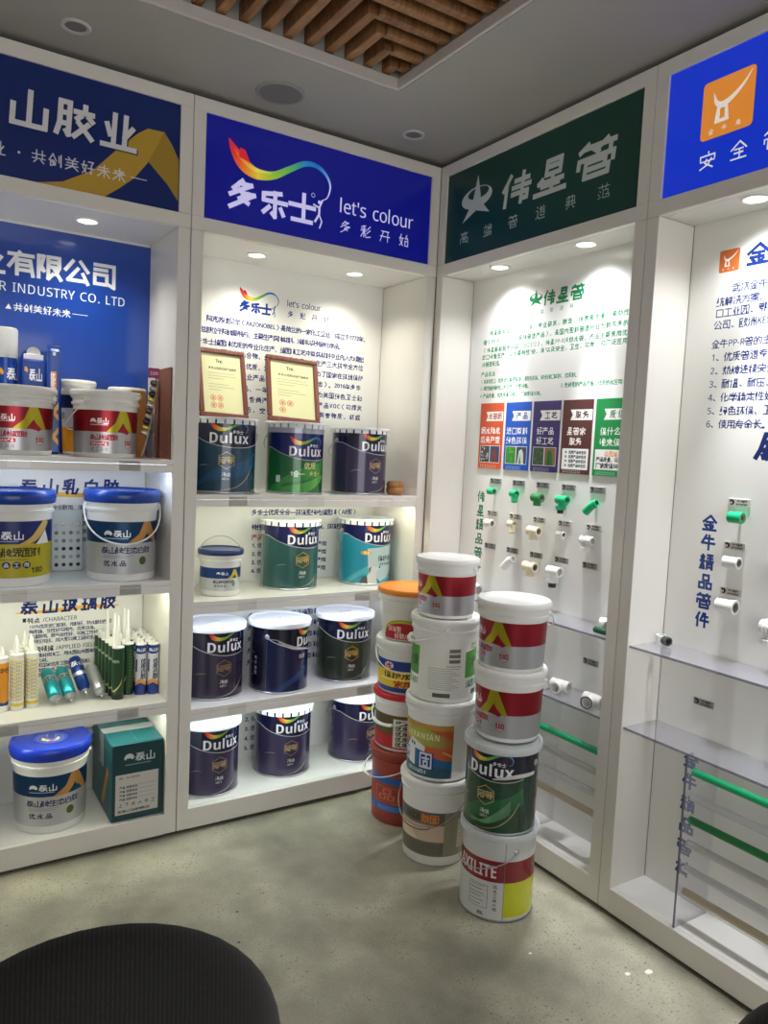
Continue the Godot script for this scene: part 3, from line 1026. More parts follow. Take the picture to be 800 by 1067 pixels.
func tin(label: String, group: String, at: Vector3, off: float, m: Material, lugs: bool, o := {}) -> Node3D:
	var r: float = o.get("r", 0.117)
	var h: float = o.get("h", 0.28)
	var t := thing("paint_tin", label, "paint tin", at + Vector3(0, 0.0006, 0), facing(at, off), group)
	var steel := mat(rgb(188, 190, 196), 0.3, 0.7)
	var lidm: Material = o.get("lid", mat(rgb(232, 236, 240), 0.3))
	part(t, "body", MB.new().lathe([Vector2(r, 0.005), Vector2(r, h - 0.012)], 56).mesh(), m)
	part(t, "base_rim", lat([Vector2(0, 0.003), Vector2(r - 0.006, 0.003), Vector2(r - 0.005, 0.0), Vector2(r, 0.0), Vector2(r + 0.0018, 0.002), Vector2(r + 0.0018, 0.005), Vector2(r, 0.007)], 56), o.get("rim", steel))
	var R := r + 0.0095
	var sk := 0.008 if lugs else 0.021
	var lid := part(t, "lid", lat([Vector2(r - 0.001, h - sk), Vector2(R - 0.001, h - sk), Vector2(R, h - sk + 0.001), Vector2(R, h - 0.003), Vector2(R - 0.002, h), Vector2(R - 0.007, h), Vector2(R - 0.012, h - 0.005), Vector2(0, h - 0.005)], 56), lidm)
	if lugs:
		var mb := MB.new()
		var n := 24
		for i in n:
			var a := TAU * i / n + 0.1
			var d := TAU / n * 0.4
			mb.lathe([Vector2(r + 0.004, h - 0.024), Vector2(R - 0.001, h - 0.024), Vector2(R - 0.0005, h - 0.008)], 3, Vector3.ZERO, Basis.IDENTITY, a - d, a + d)
		part(lid, "lug", mb.mesh(), lidm).set_meta("kind", "stuff")
	if o.get("wire", true):
		part(lid, "wire_loop", MB.new().tube([Vector3(-0.028, h - 0.003, 0.012), Vector3(-0.012, h - 0.0025, 0.006), Vector3(0.014, h - 0.0025, -0.006), Vector3(0.028, h - 0.003, -0.012)], 0.0014, 6).mesh(), steel)
	var ye := h - 0.055
	var e0: float = deg_to_rad(o.get("ears", 90.0))
	for s in [0.0, PI]:
		var out := Vector3(sin(e0 + s), 0, cos(e0 + s))
		part(t, "ear", MB.new().lathe([Vector2(0.01, 0.0), Vector2(0.01, 0.002), Vector2(0.006, 0.005), Vector2(0.0, 0.006)], 16, out * (r - 0.0005) + Vector3(0, ye, 0), Basis(Vector3.UP, out, Vector3.UP.cross(out))).mesh(), steel)
	var back: float = o.get("bail", PI)
	part(t, "bail", MB.new().tube(bail_points(r + 0.006, r + 0.009, ye, o.get("drop", 0.07), e0, e0 + back, o.get("lift", 0.012)), 0.0017, 6).mesh(), steel)
	return t


func bucket(label: String, group: String, at: Vector3, turn: float, o: Dictionary) -> Node3D:
	var rb: float = o.rb
	var rt: float = o.rt
	var h: float = o.h
	var t := thing("plastic_bucket", label, "bucket", at + Vector3(0, 0.0006, 0), turn, group)
	var white: Material = o.get("body", mat(rgb(236, 236, 232), 0.35))
	var lidm: Material = o.get("lid", white)
	var lh: float = o.get("lh", 0.02)
	var yr := h - 0.03 - lh
	var rr := rt - 0.011
	part(t, "body", lat([Vector2(0, 0.0), Vector2(rb - 0.004, 0.0), Vector2(rb, 0.005), Vector2(rr, yr), Vector2(rr + 0.005, yr + 0.001), Vector2(rr + 0.006, yr + 0.009), Vector2(rr + 0.001, yr + 0.011), Vector2(rr + 0.002, h - lh - 0.007), Vector2(rr + 0.007, h - lh - 0.006), Vector2(rr + 0.007, h - lh), Vector2(rr, h - lh + 0.002)], 56), white)
	var lid := part(t, "lid", lat([Vector2(rr + 0.001, h - lh), Vector2(rt - 0.001, h - lh), Vector2(rt, h - lh + 0.002), Vector2(rt + (0.003 if lh > 0.03 else 0.0), h - 0.5 * lh), Vector2(rt, h - 0.006), Vector2(rt - 0.004, h), Vector2(rt - 0.012, h), Vector2(rt - 0.015, h - 0.004), Vector2(rt - 0.03, h - 0.006), Vector2(0, h - 0.005)], 56), lidm)
	if o.has("badge"):
		part(lid, "lid_badge", MB.new().lathe([Vector2(rt * 0.42, h - 0.0048), Vector2(0, h - 0.0042)], 32).mesh(), o.badge)
	if o.has("label"):
		var y0: float = o.y0
		var y1: float = o.y1
		var arc: float = deg_to_rad(o.get("arc", 360.0))
		var k0 := rb + (rr - rb) * (y0 - 0.005) / (yr - 0.005) + 0.0006
		var k1 := rb + (rr - rb) * (y1 - 0.005) / (yr - 0.005) + 0.0006
		var shift := deg_to_rad(o.get("shift", 0.0))
		part(t, "label_wrap", MB.new().lathe([Vector2(k0, y0), Vector2(k1, y1)], 56, Vector3.ZERO, Basis.IDENTITY, shift - arc / 2, shift + arc / 2).mesh(), o.label)
	var ye := h - lh - 0.014
	for s in [-1, 1]:
		var e := MB.new()
		e.lathe([Vector2(0.009, 0.0), Vector2(0.009, 0.006), Vector2(0.007, 0.009), Vector2(0.0, 0.01)], 14, Vector3(s * (rr + 0.001), ye, 0).rotated(Vector3.UP, o.get("ears", 0.0)), Basis(Vector3.UP, o.get("ears", 0.0)) * Basis(Vector3(0, 1, 0), Vector3(s, 0, 0), Vector3(0, 0, s)))
		part(t, "ear", e.mesh(), white)
	if o.has("bail"):
		var b: Dictionary = o.bail
		var pts := []
		var e0: float = o.get("ears", 0.0)
		if b.get("up", false):
			for i in 25:
				var f := PI * i / 24.0
				pts.append(Vector3(cos(f) * (rr + 0.008), ye + sin(f) * b.drop, -sin(f) * b.get("back", 0.03)).rotated(Vector3.UP, e0))
		else:
			pts = bail_points(rr + 0.01, rr + 0.014, ye, b.drop, -PI / 2 + e0, PI / 2 + e0, b.get("lift", 0.0))
		var bm: Material = b.get("m", mat(rgb(236, 236, 232), 0.35))
		var bl := part(t, "bail", MB.new().tube(pts, b.get("w", 0.0028), 8).mesh(), bm)
		if b.get("grip", true):
			part(bl, "grip", MB.new().tube(pts.slice(9, 16), b.get("w", 0.0028) + 0.004, 8).mesh(), bm)
	return t


# full wrap print for a tin: 1080 px round, 3 px per degree, front in the middle
func tin_print(top: Color, low: Color, o := {}) -> Material:
	var w := 1080
	var h := 400
	var cv := CV.new(w, h, low)
	if o.has("low2"):
		for i in 7:  # broad printed swirls of a second tone
			var f := i / 6.0
			cv.ribbon([Vector3(300 + 40 * f, 400, 10), Vector3(430 + 60 * f, 330 - 40 * f, 34), Vector3(620 + 40 * f, 290 - 50 * f, 40), Vector3(760, 230 - 60 * f, 20)], [low.lerp(o.low2, 0.35 + 0.5 * f), low.lerp(o.low2, 0.8)])
	# dark cap with a curved silver edge
	var cx: float = 540.0
	var e := []
	for i in 41:
		var x := w * i / 40.0
		var d: float = (x - cx - 60.0) / 270.0
		var y := 150.0 - 70.0 * d * d if absf(d) < 1.0 else 80.0 - (absf(d) - 1.0) * 10.0
		e.append(Vector2(x, maxf(y, 40.0) + o.get("dy", 0.0)))
	var poly := e.duplicate()
	poly.append(Vector2(w, 0))
	poly.append(Vector2(0, 0))
	cv.poly(poly, top)
	for i in 40:
		if o.get("edge", true) and absf(e[i].x - cx) < 300:
			cv.line([e[i], e[i + 1]], 4.5, rgb(190, 188, 186))
	var dy: float = o.get("dy", 0.0)
	rainbow(cv, cx - 84, 10.0 + dy, 216.0, rgb(120, 160, 220), true)
	tx(cv, "Dulux", cx - 96, 58 + dy, 80, rgb(240, 242, 246), 0.1, 1.06, true, 1.04)
	tx(cv, "多乐士", cx + 36, 52 + dy, 21, rgb(240, 242, 246), 0.13, 1.0)
	if o.get("hexa", true):
		var hx := []
		for i in 7:
			hx.append(Vector2(cx + 8 + 48 * sin(TAU * i / 6), 222 + 48 * cos(TAU * i / 6)))
		cv.line(hx, 4.0, o.get("gold", rgb(150, 128, 92)))
		tx(cv, "冠尊", cx - 32, 200, 40, o.get("gold", rgb(178, 150, 104)), 0.14, 1.0)
		tx(cv, o.get("name", "净味"), cx - 16, 288, 24, rgb(214, 212, 206), 0.12, 1.0)
		tx(cv, "墙面漆", cx - 16, 318, 13, rgb(190, 188, 184), 0.12, 1.0)
		cv.ribbon([Vector3(cx - 160, 262, 1), Vector3(cx - 130, 252, 4), Vector3(cx - 90, 250, 1)], [rgb(160, 140, 110), rgb(190, 180, 160)])
		cv.ribbon([Vector3(cx - 40, 392, 2), Vector3(cx + 60, 372, 5), Vector3(cx + 130, 320, 5), Vector3(cx + 175, 250, 2)], [rgb(150, 130, 96), rgb(206, 196, 176)])
	if o.has("draw"):
		(o.draw as Callable).call(cv, cx)
	# seam and back text
	for i in 9:
		cv.rect(60, 170 + i * 20, 60 + 120 - (i * 37) % 50, 176 + i * 20, low.lightened(0.45))
	cv.rect(cx - 271, 0, cx - 269, h, low.lightened(0.35))
	return printed(cv.tex(), 0.22, 0.15, 0.5)


func tins() -> void:
	var navy := rgb(22, 24, 62)
	var purple := rgb(58, 51, 86)
	var plum := rgb(52, 45, 68)
	var m_teal := tin_print(rgb(18, 26, 58), rgb(22, 66, 92), {"gold": rgb(190, 172, 110), "low2": rgb(26, 84, 130)})
	var m_purple := tin_print(navy, purple)
	var m_plum := tin_print(rgb(26, 24, 52), plum, {"gold": rgb(140, 112, 84)})
	var m_green := tin_print(rgb(24, 28, 84), rgb(44, 92, 90), {"gold": rgb(190, 160, 84), "name": "净味"})
	var m_black := tin_print(rgb(22, 28, 56), rgb(46, 56, 48), {"gold": rgb(196, 160, 84)})
	var m_leaf := tin_print(rgb(20, 34, 104), rgb(30, 110, 62), {"hexa": false, "dy": 56.0, "low2": rgb(70, 160, 70), "draw": func(cv: CV, cx: float):
		cv.rect(0, 0, 1080, 48, rgb(176, 178, 196))
		tx(cv, "优质", cx + 4, 218, 40, rgb(232, 216, 150), 0.13)
		tx(cv, "1合一", cx - 80, 268, 36, rgb(236, 244, 232), 0.13, 1.0, true)
		tx(cv, "多乐士", cx + 40, 270, 30, rgb(220, 200, 120), 0.13)
		cv.ribbon([Vector3(cx - 200, 390, 30), Vector3(cx, 372, 60), Vector3(cx + 160, 300, 30)], [rgb(40, 140, 66), rgb(120, 190, 80)])
		cv.rect(cx - 170, 300, cx - 140, 340, rgb(230, 238, 230))})
	var m_turq := tin_print(rgb(20, 26, 82), rgb(44, 150, 178), {"hexa": false, "low2": rgb(96, 190, 206), "draw": func(cv: CV, cx: float):
		var pale := rgb(196, 222, 226)
		cv.poly([Vector2(cx - 70, 168), Vector2(cx + 150, 150), Vector2(cx + 160, 320), Vector2(cx + 40, 396), Vector2(cx - 60, 300)], pale)
		tx(cv, "保护漆", cx + 6, 214, 38, rgb(40, 70, 96), 0.13)
		tx(cv, "优质全效墙面漆", cx + 16, 262, 18, rgb(60, 90, 110), 0.11)
		cv.disc(cx - 80, 196, 34, 14, rgb(214, 150, 60))
		tx(cv, "净味", cx - 98, 184, 22, rgb(250, 236, 160), 0.14)
		# a white and grey dog looking up
		var fur := rgb(228, 230, 230)
		cv.poly([Vector2(cx - 60, 400), Vector2(cx - 70, 350), Vector2(cx - 44, 312), Vector2(cx - 6, 312), Vector2(cx + 6, 400)], fur)
		cv.disc(cx - 28, 304, 26, 22, fur)
		cv.poly([Vector2(cx - 10, 292), Vector2(cx + 22, 282), Vector2(cx + 20, 304), Vector2(cx - 4, 316)], fur)
		cv.disc(cx + 20, 290, 6, 6, rgb(40, 40, 44))
		cv.poly([Vector2(cx - 120, 400), Vector2(cx - 96, 352), Vector2(cx - 66, 348), Vector2(cx - 60, 400)], rgb(84, 86, 92))
		cv.poly([Vector2(cx - 58, 296), Vector2(cx - 38, 284), Vector2(cx - 46, 330)], rgb(120, 122, 126))
		cv.ribbon([Vector3(cx + 10, 396, 6), Vector3(cx + 90, 372, 20), Vector3(cx + 170, 350, 10)], [rgb(60, 168, 190), rgb(140, 206, 216)])})
	var m_side := tin_print(rgb(20, 20, 46), rgb(24, 34, 78), {"hexa": false, "low2": rgb(34, 70, 130), "draw": func(cv: CV, cx: float):
		cv.rect(cx - 420, 0, cx - 272, 400, rgb(24, 24, 48))
		tx(cv, "优质", cx - 70, 176, 26, rgb(220, 220, 226), 0.12)
		for i in 4:
			tx(cv, "优质墙面"[i], cx - 360, 190 + i * 30, 22, rgb(200, 200, 210), 0.1)
		cv.ribbon([Vector3(cx - 200, 90, 16), Vector3(cx - 120, 130, 18), Vector3(cx - 30, 150, 8)], [rgb(170, 166, 150), rgb(226, 222, 206)])})
	var g := "paint tins in the rainbow sign cabinet"
	var wl := mat(rgb(228, 234, 242), 0.3)
	tin("dark teal blue paint tin on the top shelf below the left certificate", g, Vector3(-0.842, 1.247, -0.15), 2, m_teal, true)
	tin("green paint tin with a grey upper band on the top shelf", g, Vector3(-0.545, 1.247, -0.15), 18, m_leaf, true, {"r": 0.113})
	tin("violet paint tin on the top shelf beside the small wooden pot", g, Vector3(-0.246, 1.247, -0.15), 35, m_purple, true, {"r": 0.115, "h": 0.274})
	tin("dark grey green paint tin beside the small bucket on the second shelf", g, Vector3(-0.529, 0.858, -0.2), 25, m_green, true)
	tin("turquoise paint tin with a picture of a dog", g, Vector3(-0.168, 0.858, -0.2), 30, m_turq, true, {"lift": 0.0, "r": 0.113})
	tin("dark plum paint tin with a plain white lid, leftmost on the third shelf", g, Vector3(-0.858, 0.462, -0.17), 20, m_plum, false, {"lid": wl})
	tin("navy paint tin turned sideways to show its seam and handle ear", g, Vector3(-0.591, 0.462, -0.135), 66, m_side, false, {"lid": wl, "bail": -PI, "drop": 0.05})
	tin("blackish green paint tin with a gold hexagon, rightmost on the third shelf", g, Vector3(-0.276, 0.462, -0.158), 15, m_black, false, {"lid": wl})
	tin("purple paint tin leftmost on the bottom shelf behind the cabinet post", g, Vector3(-0.866, 0.088, -0.165), 20, m_purple, false, {"lid": wl})
	tin("purple paint tin in the middle of the bottom shelf", g, Vector3(-0.534, 0.088, -0.195), 17, m_purple, true, {"lid": wl})
	tin("purple paint tin on the bottom shelf half hidden by the red buckets", g, Vector3(-0.181, 0.088, -0.192), 38, m_purple, false, {"lid": wl})
	# small bucket with a blue lid
	var sb := CV.new(720, 200, rgb(206, 208, 210))
	sb.rect(0, 0, 720, 92, rgb(20, 66, 128))
	mountain(sb, 430, 92, 96, rgb(214, 190, 50), rgb(206, 208, 210))
	mountain_mark(sb, 316, 30, 34, Color.WHITE)
	tx(sb, "泰山", 356, 32, 30, Color.WHITE, 0.12)
	tx(sb, "泰山牌优质白胶", 290, 108, 25, rgb(40, 44, 60), 0.14)
	for i in 4:
		tx(sb, "优", 300 + i * 26, 146, 20, rgb(60, 66, 90), 0.12)
	sb.disc(470, 140, 18, 24, rgb(120, 150, 120))
	bucket("small white bucket with a navy lid and raised handle on the second shelf", "", Vector3(-0.85, 0.858, -0.134), facing(Vector3(-0.85, 0, -0.134), 4), {"rb": 0.076, "rt": 0.087, "h": 0.175, "lid": mat(rgb(34, 52, 104), 0.3), "label": printed(sb.tex(), 0.3, 0.3), "y0": 0.022, "y1": 0.108, "arc": 240.0, "bail": {"up": true, "drop": 0.075, "back": 0.04, "w": 0.0017, "grip": false, "m": mat(rgb(150, 152, 150), 0.35, 0.6)}})
	# little wooden pot on the top shelf
	var pot := thing("wooden_pot", "small turned wooden pot beside the violet tin", "pot", Vector3(-0.096, 1.2478, -0.09))
	part(pot, "body", lat([Vector2(0, 0), Vector2(0.03, 0), Vector2(0.037, 0.008), Vector2(0.039, 0.02), Vector2(0.034, 0.031), Vector2(0.033, 0.033)], 32), wood(rgb(182, 126, 72), 8))
	part(pot, "lid", lat([Vector2(0.033, 0.033), Vector2(0.037, 0.036), Vector2(0.037, 0.046), Vector2(0.03, 0.056), Vector2(0.0, 0.059)], 32), wood(rgb(170, 116, 64), 9))


# an open A-shaped mountain standing on y, apex up (canvas y grows downwards)
func mountain(cv: CV, x: float, y: float, s: float, c: Color, _inner: Color) -> void:
	cv.poly([Vector2(x - s * 0.2, y), Vector2(x + s * 0.2, y - s * 0.35), Vector2(x + s * 0.38, y - s * 0.8), Vector2(x + s * 0.66, y - s * 0.8), Vector2(x + s * 1.08, y), Vector2(x + s * 0.76, y), Vector2(x + s * 0.53, y - s * 0.36), Vector2(x + s * 0.26, y)], c)


func label_red() -> Material:
	var cv := CV.new(1080, 200, rgb(186, 187, 191))
	cv.rect(0, 0, 1080, 100, rgb(150, 32, 44))
	mountain(cv, 562, 102, 132, rgb(184, 172, 40), Color.WHITE)
	cv.poly([Vector2(616, 100), Vector2(646, 74), Vector2(676, 100), Vector2(660, 110), Vector2(640, 104)], rgb(170, 30, 50))
	mountain_mark(cv, 452, 34, 32, Color.WHITE)
	tx(cv, "泰山", 488, 34, 30, Color.WHITE, 0.12)
	cv.rect(452, 66, 546, 70, rgb(230, 200, 200))
	tx(cv, "泰山牌墙面胶", 452, 112, 26, rgb(160, 40, 56), 0.15, 0.96)
	cv.rect(452, 146, 552, 164, rgb(168, 30, 48))
	tx(cv, "优质环保产品", 456, 148, 14, Color.WHITE, 0.12)
	tx(cv, "优 工 品 水", 456, 172, 18, rgb(120, 112, 112), 0.1)
	cv.disc(668, 152, 24, 24, rgb(206, 130, 136))
	cv.disc(668, 152, 20, 20, rgb(200, 202, 204))
	tx(cv, "180", 642, 134, 32, rgb(170, 36, 50), 0.1, 1.0, true)
	return printed(cv.tex(), 0.3, 0.6)


func label_eco(low: Color, title: String, mount: Color, dark: Color, ink: Color) -> Material:
	var cv := CV.new(1080, 290, low)
	cv.rect(0, 0, 1080, 118, dark)
	mountain(cv, 590, 120, 150, mount, low)
	cv.poly([Vector2(660, 118), Vector2(690, 84), Vector2(720, 118)], dark.lightened(0.12))
	mountain_mark(cv, 446, 44, 42, Color.WHITE)
	tx(cv, "泰山", 494, 44, 40, Color.WHITE, 0.12)
	cv.rect(446, 90, 566, 94, rgb(200, 210, 225))
	tx(cv, title, 432, 138, 38, ink, 0.12, 0.96)
	cv.rect(442, 186, 590, 188, ink.lightened(0.3))
	cv.rect(442, 196, 570, 199, ink.lightened(0.4))
	for i in 3:
		tx(cv, "优水品"[i], 444 + i * 40, 214, 32, ink, 0.13)
	cv.disc(644, 218, 20, 24, rgb(78, 104, 50))
	return printed(cv.tex(), 0.33, 0.45)


func label_yellow() -> Material:
	var cv := CV.new(1080, 290, rgb(190, 178, 36))
	cv.rect(0, 0, 1080, 116, rgb(24, 38, 108))
	cv.ribbon([Vector3(560, 130, 4), Vector3(640, 96, 30), Vector3(690, 40, 40), Vector3(720, 0, 34)], [rgb(206, 174, 90), rgb(214, 184, 104)])
	cv.poly([Vector2(660, 120), Vector2(712, 46), Vector2(742, 120)], rgb(232, 234, 226))
	mountain_mark(cv, 440, 44, 56, rgb(214, 190, 120))
	tx(cv, "泰山", 506, 48, 46, Color.WHITE, 0.12)
	cv.rect(446, 100, 580, 104, rgb(180, 186, 200))
	tx(cv, "泰山牌界面剂", 420, 136, 46, rgb(40, 40, 28), 0.12, 0.95)
	cv.rect(420, 194, 620, 197, rgb(90, 84, 30))
	for i in 5:
		cv.disc(440 + i * 44, 224, 18, 18, rgb(24, 36, 90))
		tx(cv, "水优品工用"[i], 428 + i * 44, 212, 22, Color.WHITE, 0.12)
	tx(cv, "180", 636, 234, 40, rgb(50, 46, 20), 0.1, 1.0, true)
	return printed(cv.tex(), 0.33, 0.1)


# ---------------------------------------------------------------- goods in the glue cabinet
func taishan_goods() -> void:
	var red := label_red()
	var silver := rgb(196, 198, 200)
	var eco := label_eco(silver, "泰山牌生态白胶", rgb(206, 150, 84), rgb(16, 62, 104), rgb(34, 50, 96))
	var blue_lid := mat(rgb(22, 62, 150), 0.25)
	var gr := "glue buckets in the mountain sign cabinet"
	var p := Vector3(-1.571, 1.366, -0.11)
	bucket("white bucket with a red and silver label, left one on the top shelf", gr, p, facing(p, -2), {"rb": 0.112, "rt": 0.128, "h": 0.217, "label": red, "y0": 0.014, "y1": 0.15, "ears": -0.2})
	p = Vector3(-1.29, 1.366, -0.095)
	bucket("white bucket with a red and silver label and hanging handle beside the kraft display", gr, p, facing(p, 2), {"rb": 0.1, "rt": 0.115, "h": 0.222, "label": red, "y0": 0.014, "y1": 0.155, "ears": -2.2, "bail": {"drop": 0.1, "w": 0.0022, "grip": false, "lift": 0.01}})
	# larger buckets behind
	var bk := CV.new(720, 220, rgb(214, 214, 214))
	bk.rect(0, 0, 720, 50, rgb(22, 36, 84))
	bk.rect(0, 124, 720, 220, rgb(240, 160, 28))
	mountain_mark(bk, 200, 10, 34, Color.WHITE)
	tx(bk, "优质白胶", 210, 66, 26, rgb(90, 90, 96), 0.13)
	var bkm := printed(bk.tex(), 0.35)
	p = Vector3(-1.345, 1.366, -0.245)
	bucket("white bucket with navy and orange label behind the red label buckets", gr, Vector3(-1.352, 1.366, -0.262), facing(p, -30), {"rb": 0.045, "rt": 0.064, "h": 0.262, "label": bkm, "y0": 0.01, "y1": 0.208, "ears": 0.3})
	bucket("plain white bucket with only its lid showing behind the right red label bucket", gr, Vector3(-1.178, 1.366, -0.268), 0.0, {"rb": 0.055, "rt": 0.068, "h": 0.25})
	# spray can
	var can := thing("foam_can", "tall blue can with a silver grey cap behind the left bucket", "can", Vector3(-1.578, 1.3668, -0.294))
	var cc := CV.new(480, 480, rgb(20, 64, 150))
	mountain_mark(cc, 150, 44, 60, rgb(236, 176, 70))
	tx(cc, "泰山", 232, 46, 64, Color.WHITE, 0.13)
	cc.disc(204, 160, 14, 26, rgb(230, 150, 60))
	tx(cc, "高", 232, 130, 30, Color.WHITE, 0.12)
	tx(cc, "质", 232, 166, 30, Color.WHITE, 0.12)
	var ccm := printed(cc.tex(), 0.25, 0.2)
	can.rotation.y = facing(can.position, 14)
	part(can, "body", MB.new().lathe([Vector2(0.036, 0.0), Vector2(0.036, 0.32)], 40).mesh(), ccm)
	part(can, "cap", lat([Vector2(0.037, 0.32), Vector2(0.038, 0.322), Vector2(0.038, 0.415), Vector2(0.034, 0.422), Vector2(0.0, 0.423)], 40), mat(rgb(206, 208, 212), 0.35))
	# hanging pack
	var pk := CV.new(200, 420, rgb(18, 62, 150))
	mountain_mark(pk, 6, 30, 42, rgb(236, 176, 70))
	tx(pk, "泰山", 60, 40, 56, Color.WHITE, 0.13)
	pk.rect(86, 150, 150, 210, rgb(236, 180, 50))
	tx(pk, "优质", 90, 152, 28, rgb(30, 60, 120), 0.12)
	var pack := thing("hanging_pack", "flat blue pack with a white hanging tab behind the left bucket", "pack", Vector3(-1.495, 1.3668, -0.262))
	part(pack, "card", bx(Vector3(0.07, 0.322, 0.022), 0.006, Vector3(0, 0.161, 0)), printed(pk.tex(), 0.35))
	part(pack, "hang_tab", MB.new().box(Vector3(0, 0.33, 0), Vector3(0.062, 0.018, 0.004), 0.001).lathe([Vector2(0.0, 0.002), Vector2(0.022, 0.002), Vector2(0.022, -0.002)].map(func(q): return Vector2(q.x, -q.y)), 24, Vector3(0, 0.342, 0), Basis(Vector3.RIGHT, PI / 2)).mesh(), mat(rgb(225, 226, 228), 0.4))
	# upright blue pouch with orange chevrons
	var po := CV.new(120, 600, rgb(18, 66, 160))
	po.rect(14, 130, 74, 270, rgb(240, 150, 60))
	for i in 3:
		tx(po, "优质胶"[i], 20, 136 + i * 44, 44, Color.WHITE, 0.14)
	for y in [340.0, 480.0]:
		po.line([Vector2(120, y - 40), Vector2(50, y + 20), Vector2(120, y + 70)], 26, rgb(244, 180, 60))
	po.rect(40, 20, 66, 40, rgb(220, 226, 236))
	var pouch := thing("sealant_pouch", "slim upright blue pouch with orange chevrons between the red label buckets", "pouch", Vector3(-1.436, 1.3668, -0.215))
	part(pouch, "body", MB.new().box(Vector3(0, 0.18, 0), Vector3(0.044, 0.36, 0.03), 0.009).mesh(), printed(po.tex(), 0.3, 0.0, 0.4))
	part(pouch, "seal", bx(Vector3(0.044, 0.014, 0.004), 0.001, Vector3(0, 0.364, 0)), mat(rgb(18, 66, 160), 0.3))
	# kraft display with a curved strip of caps
	var kd := thing("cap_display", "brown cardboard display with a curved strip of metallic caps", "display stand", Vector3(-1.139, 1.3668, -0.172), 0.0)
	var kraft := mat(rgb(176, 118, 56), 0.8)
	part(kd, "back_card", bx(Vector3(0.004, 0.32, 0.19), 0.001, Vector3(0.051, 0.16, 0.05)), mat(rgb(122, 74, 60), 0.75))
	part(kd, "front_card", bx(Vector3(0.05, 0.238, 0.004), 0.001, Vector3(-0.02, 0.119, 0.0)), kraft)
	var hd := CV.new(128, 96, rgb(150, 52, 112))
	tx(hd, "工业胶", 16, 34, 32, rgb(244, 220, 236), 0.13)
	part(kd, "header_card", bx(Vector3(0.04, 0.036, 0.004), 0.001, Vector3(0.03, 0.306, 0.0)), printed(hd.tex(), 0.5))
	var curve := []
	for i in 15:
		var f := i / 14.0
		curve.append(Vector3(-0.012 + 0.055 * pow(f, 0.7), 0.006 + 0.28 * f, 0.012))
	var strip := part(kd, "strip", MB.new().tube(curve, 0.0035, 6).mesh(), mat(rgb(196, 190, 176), 0.4))
	for i in 10:
		var q: Vector3 = curve[4 + i]
		part(strip, "cap", MB.new().lathe([Vector2(0, 0), Vector2(0.011, 0), Vector2(0.0115, 0.006), Vector2(0.008, 0.02), Vector2(0, 0.022)], 14, q + Vector3(-0.004, 0, 0.002), Basis(Vector3(0, 0, 1), 1.25)).mesh(), mat([rgb(196, 196, 186), rgb(206, 190, 90), rgb(60, 54, 60), rgb(170, 168, 160), rgb(96, 84, 70)][i % 5], 0.3, 0.6))
	# middle shelf
	p = Vector3(-1.219, 0.942, -0.133)
	bucket("white bucket with blue lid and teal silver label, handle drooping across the front", gr, p, facing(p, 2), {"rb": 0.114, "rt": 0.129, "h": 0.312, "lh": 0.042, "lid": blue_lid, "label": eco, "y0": 0.026, "y1": 0.206, "ears": 0.05, "bail": {"drop": 0.125, "w": 0.0032, "grip": false}})
	p = Vector3(-1.572, 0.942, -0.133)
	bucket("white bucket with blue lid and navy over yellow label", gr, p, facing(p, -4), {"rb": 0.116, "rt": 0.132, "h": 0.308, "lh": 0.042, "lid": blue_lid, "label": label_yellow(), "y0": 0.03, "y1": 0.212, "ears": 1.2})
	# swatch board of domed samples
	var sw := thing("sample_board", "small clear board with rows of silver and black domed samples", "sample board", Vector3(-1.372, 0.9428, -0.3))
	var tilt := Basis(Vector3.RIGHT, -0.06)
	part(sw, "board", MB.new().box(Vector3(0, 0.112, 0), Vector3(0.104, 0.222, 0.004), 0.001, tilt).mesh(), mat(rgb(196, 206, 206), 0.35))
	part(sw, "header_band", MB.new().box(tilt * Vector3(0, 0.205, 0.003), Vector3(0.104, 0.032, 0.002), 0.0, tilt).mesh(), mat(rgb(140, 178, 176), 0.4))
	var dome := lat([Vector2(0.0116, 0), Vector2(0.0105, 0.004), Vector2(0.0066, 0.007), Vector2(0, 0.0082)], 16)
	var tones := [rgb(214, 210, 190), rgb(170, 170, 164), rgb(130, 128, 124), rgb(26, 26, 30)]
	for i in 6:
		for j in 4:
			var k := 3 if (i == 3 and j > 0) or i == 5 else (0 if i == 0 else (i + j) % 2 + 1)
			var d := part(sw, "dome", dome, mat(tones[k], 0.3, 0.5 if k < 3 else 0.0), tilt * Vector3(-0.037 + j * 0.0247, 0.168 - i * 0.029, 0.002))
			d.basis = tilt * Basis(Vector3.RIGHT, PI / 2)
	cartridges()
	# bottom shelf
	var badge := CV.new(256, 256, rgb(20, 54, 168))
	badge.disc(128, 128, 110, 84, rgb(200, 210, 236))
	badge.disc(128, 128, 104, 78, rgb(24, 60, 172))
	badge.disc(100, 120, 40, 34, rgb(240, 210, 60))
	badge.disc(150, 132, 34, 30, rgb(206, 52, 56))
	badge.disc(180, 110, 24, 22, rgb(226, 230, 240))
	tx(badge, "好家", 78, 106, 56, rgb(250, 240, 180), 0.14)
	p = Vector3(-1.443, 0.088, -0.15)
	bucket("white bucket with blue lid and a colourful lid badge on the bottom shelf", gr, p, facing(p, -2), {"rb": 0.114, "rt": 0.131, "h": 0.297, "lh": 0.042, "lid": mat(rgb(22, 52, 170), 0.25), "badge": printed(badge.tex(), 0.3), "label": eco, "y0": 0.028, "y1": 0.202, "ears": 0.0})
	p = Vector3(-1.75, 0.088, -0.15)
	bucket("white bucket with blue lid at the left edge of the bottom shelf", gr, p, facing(p, 8), {"rb": 0.114, "rt": 0.131, "h": 0.297, "lh": 0.042, "lid": mat(rgb(22, 52, 170), 0.25), "label": eco, "y0": 0.028, "y1": 0.202, "ears": 0.0})
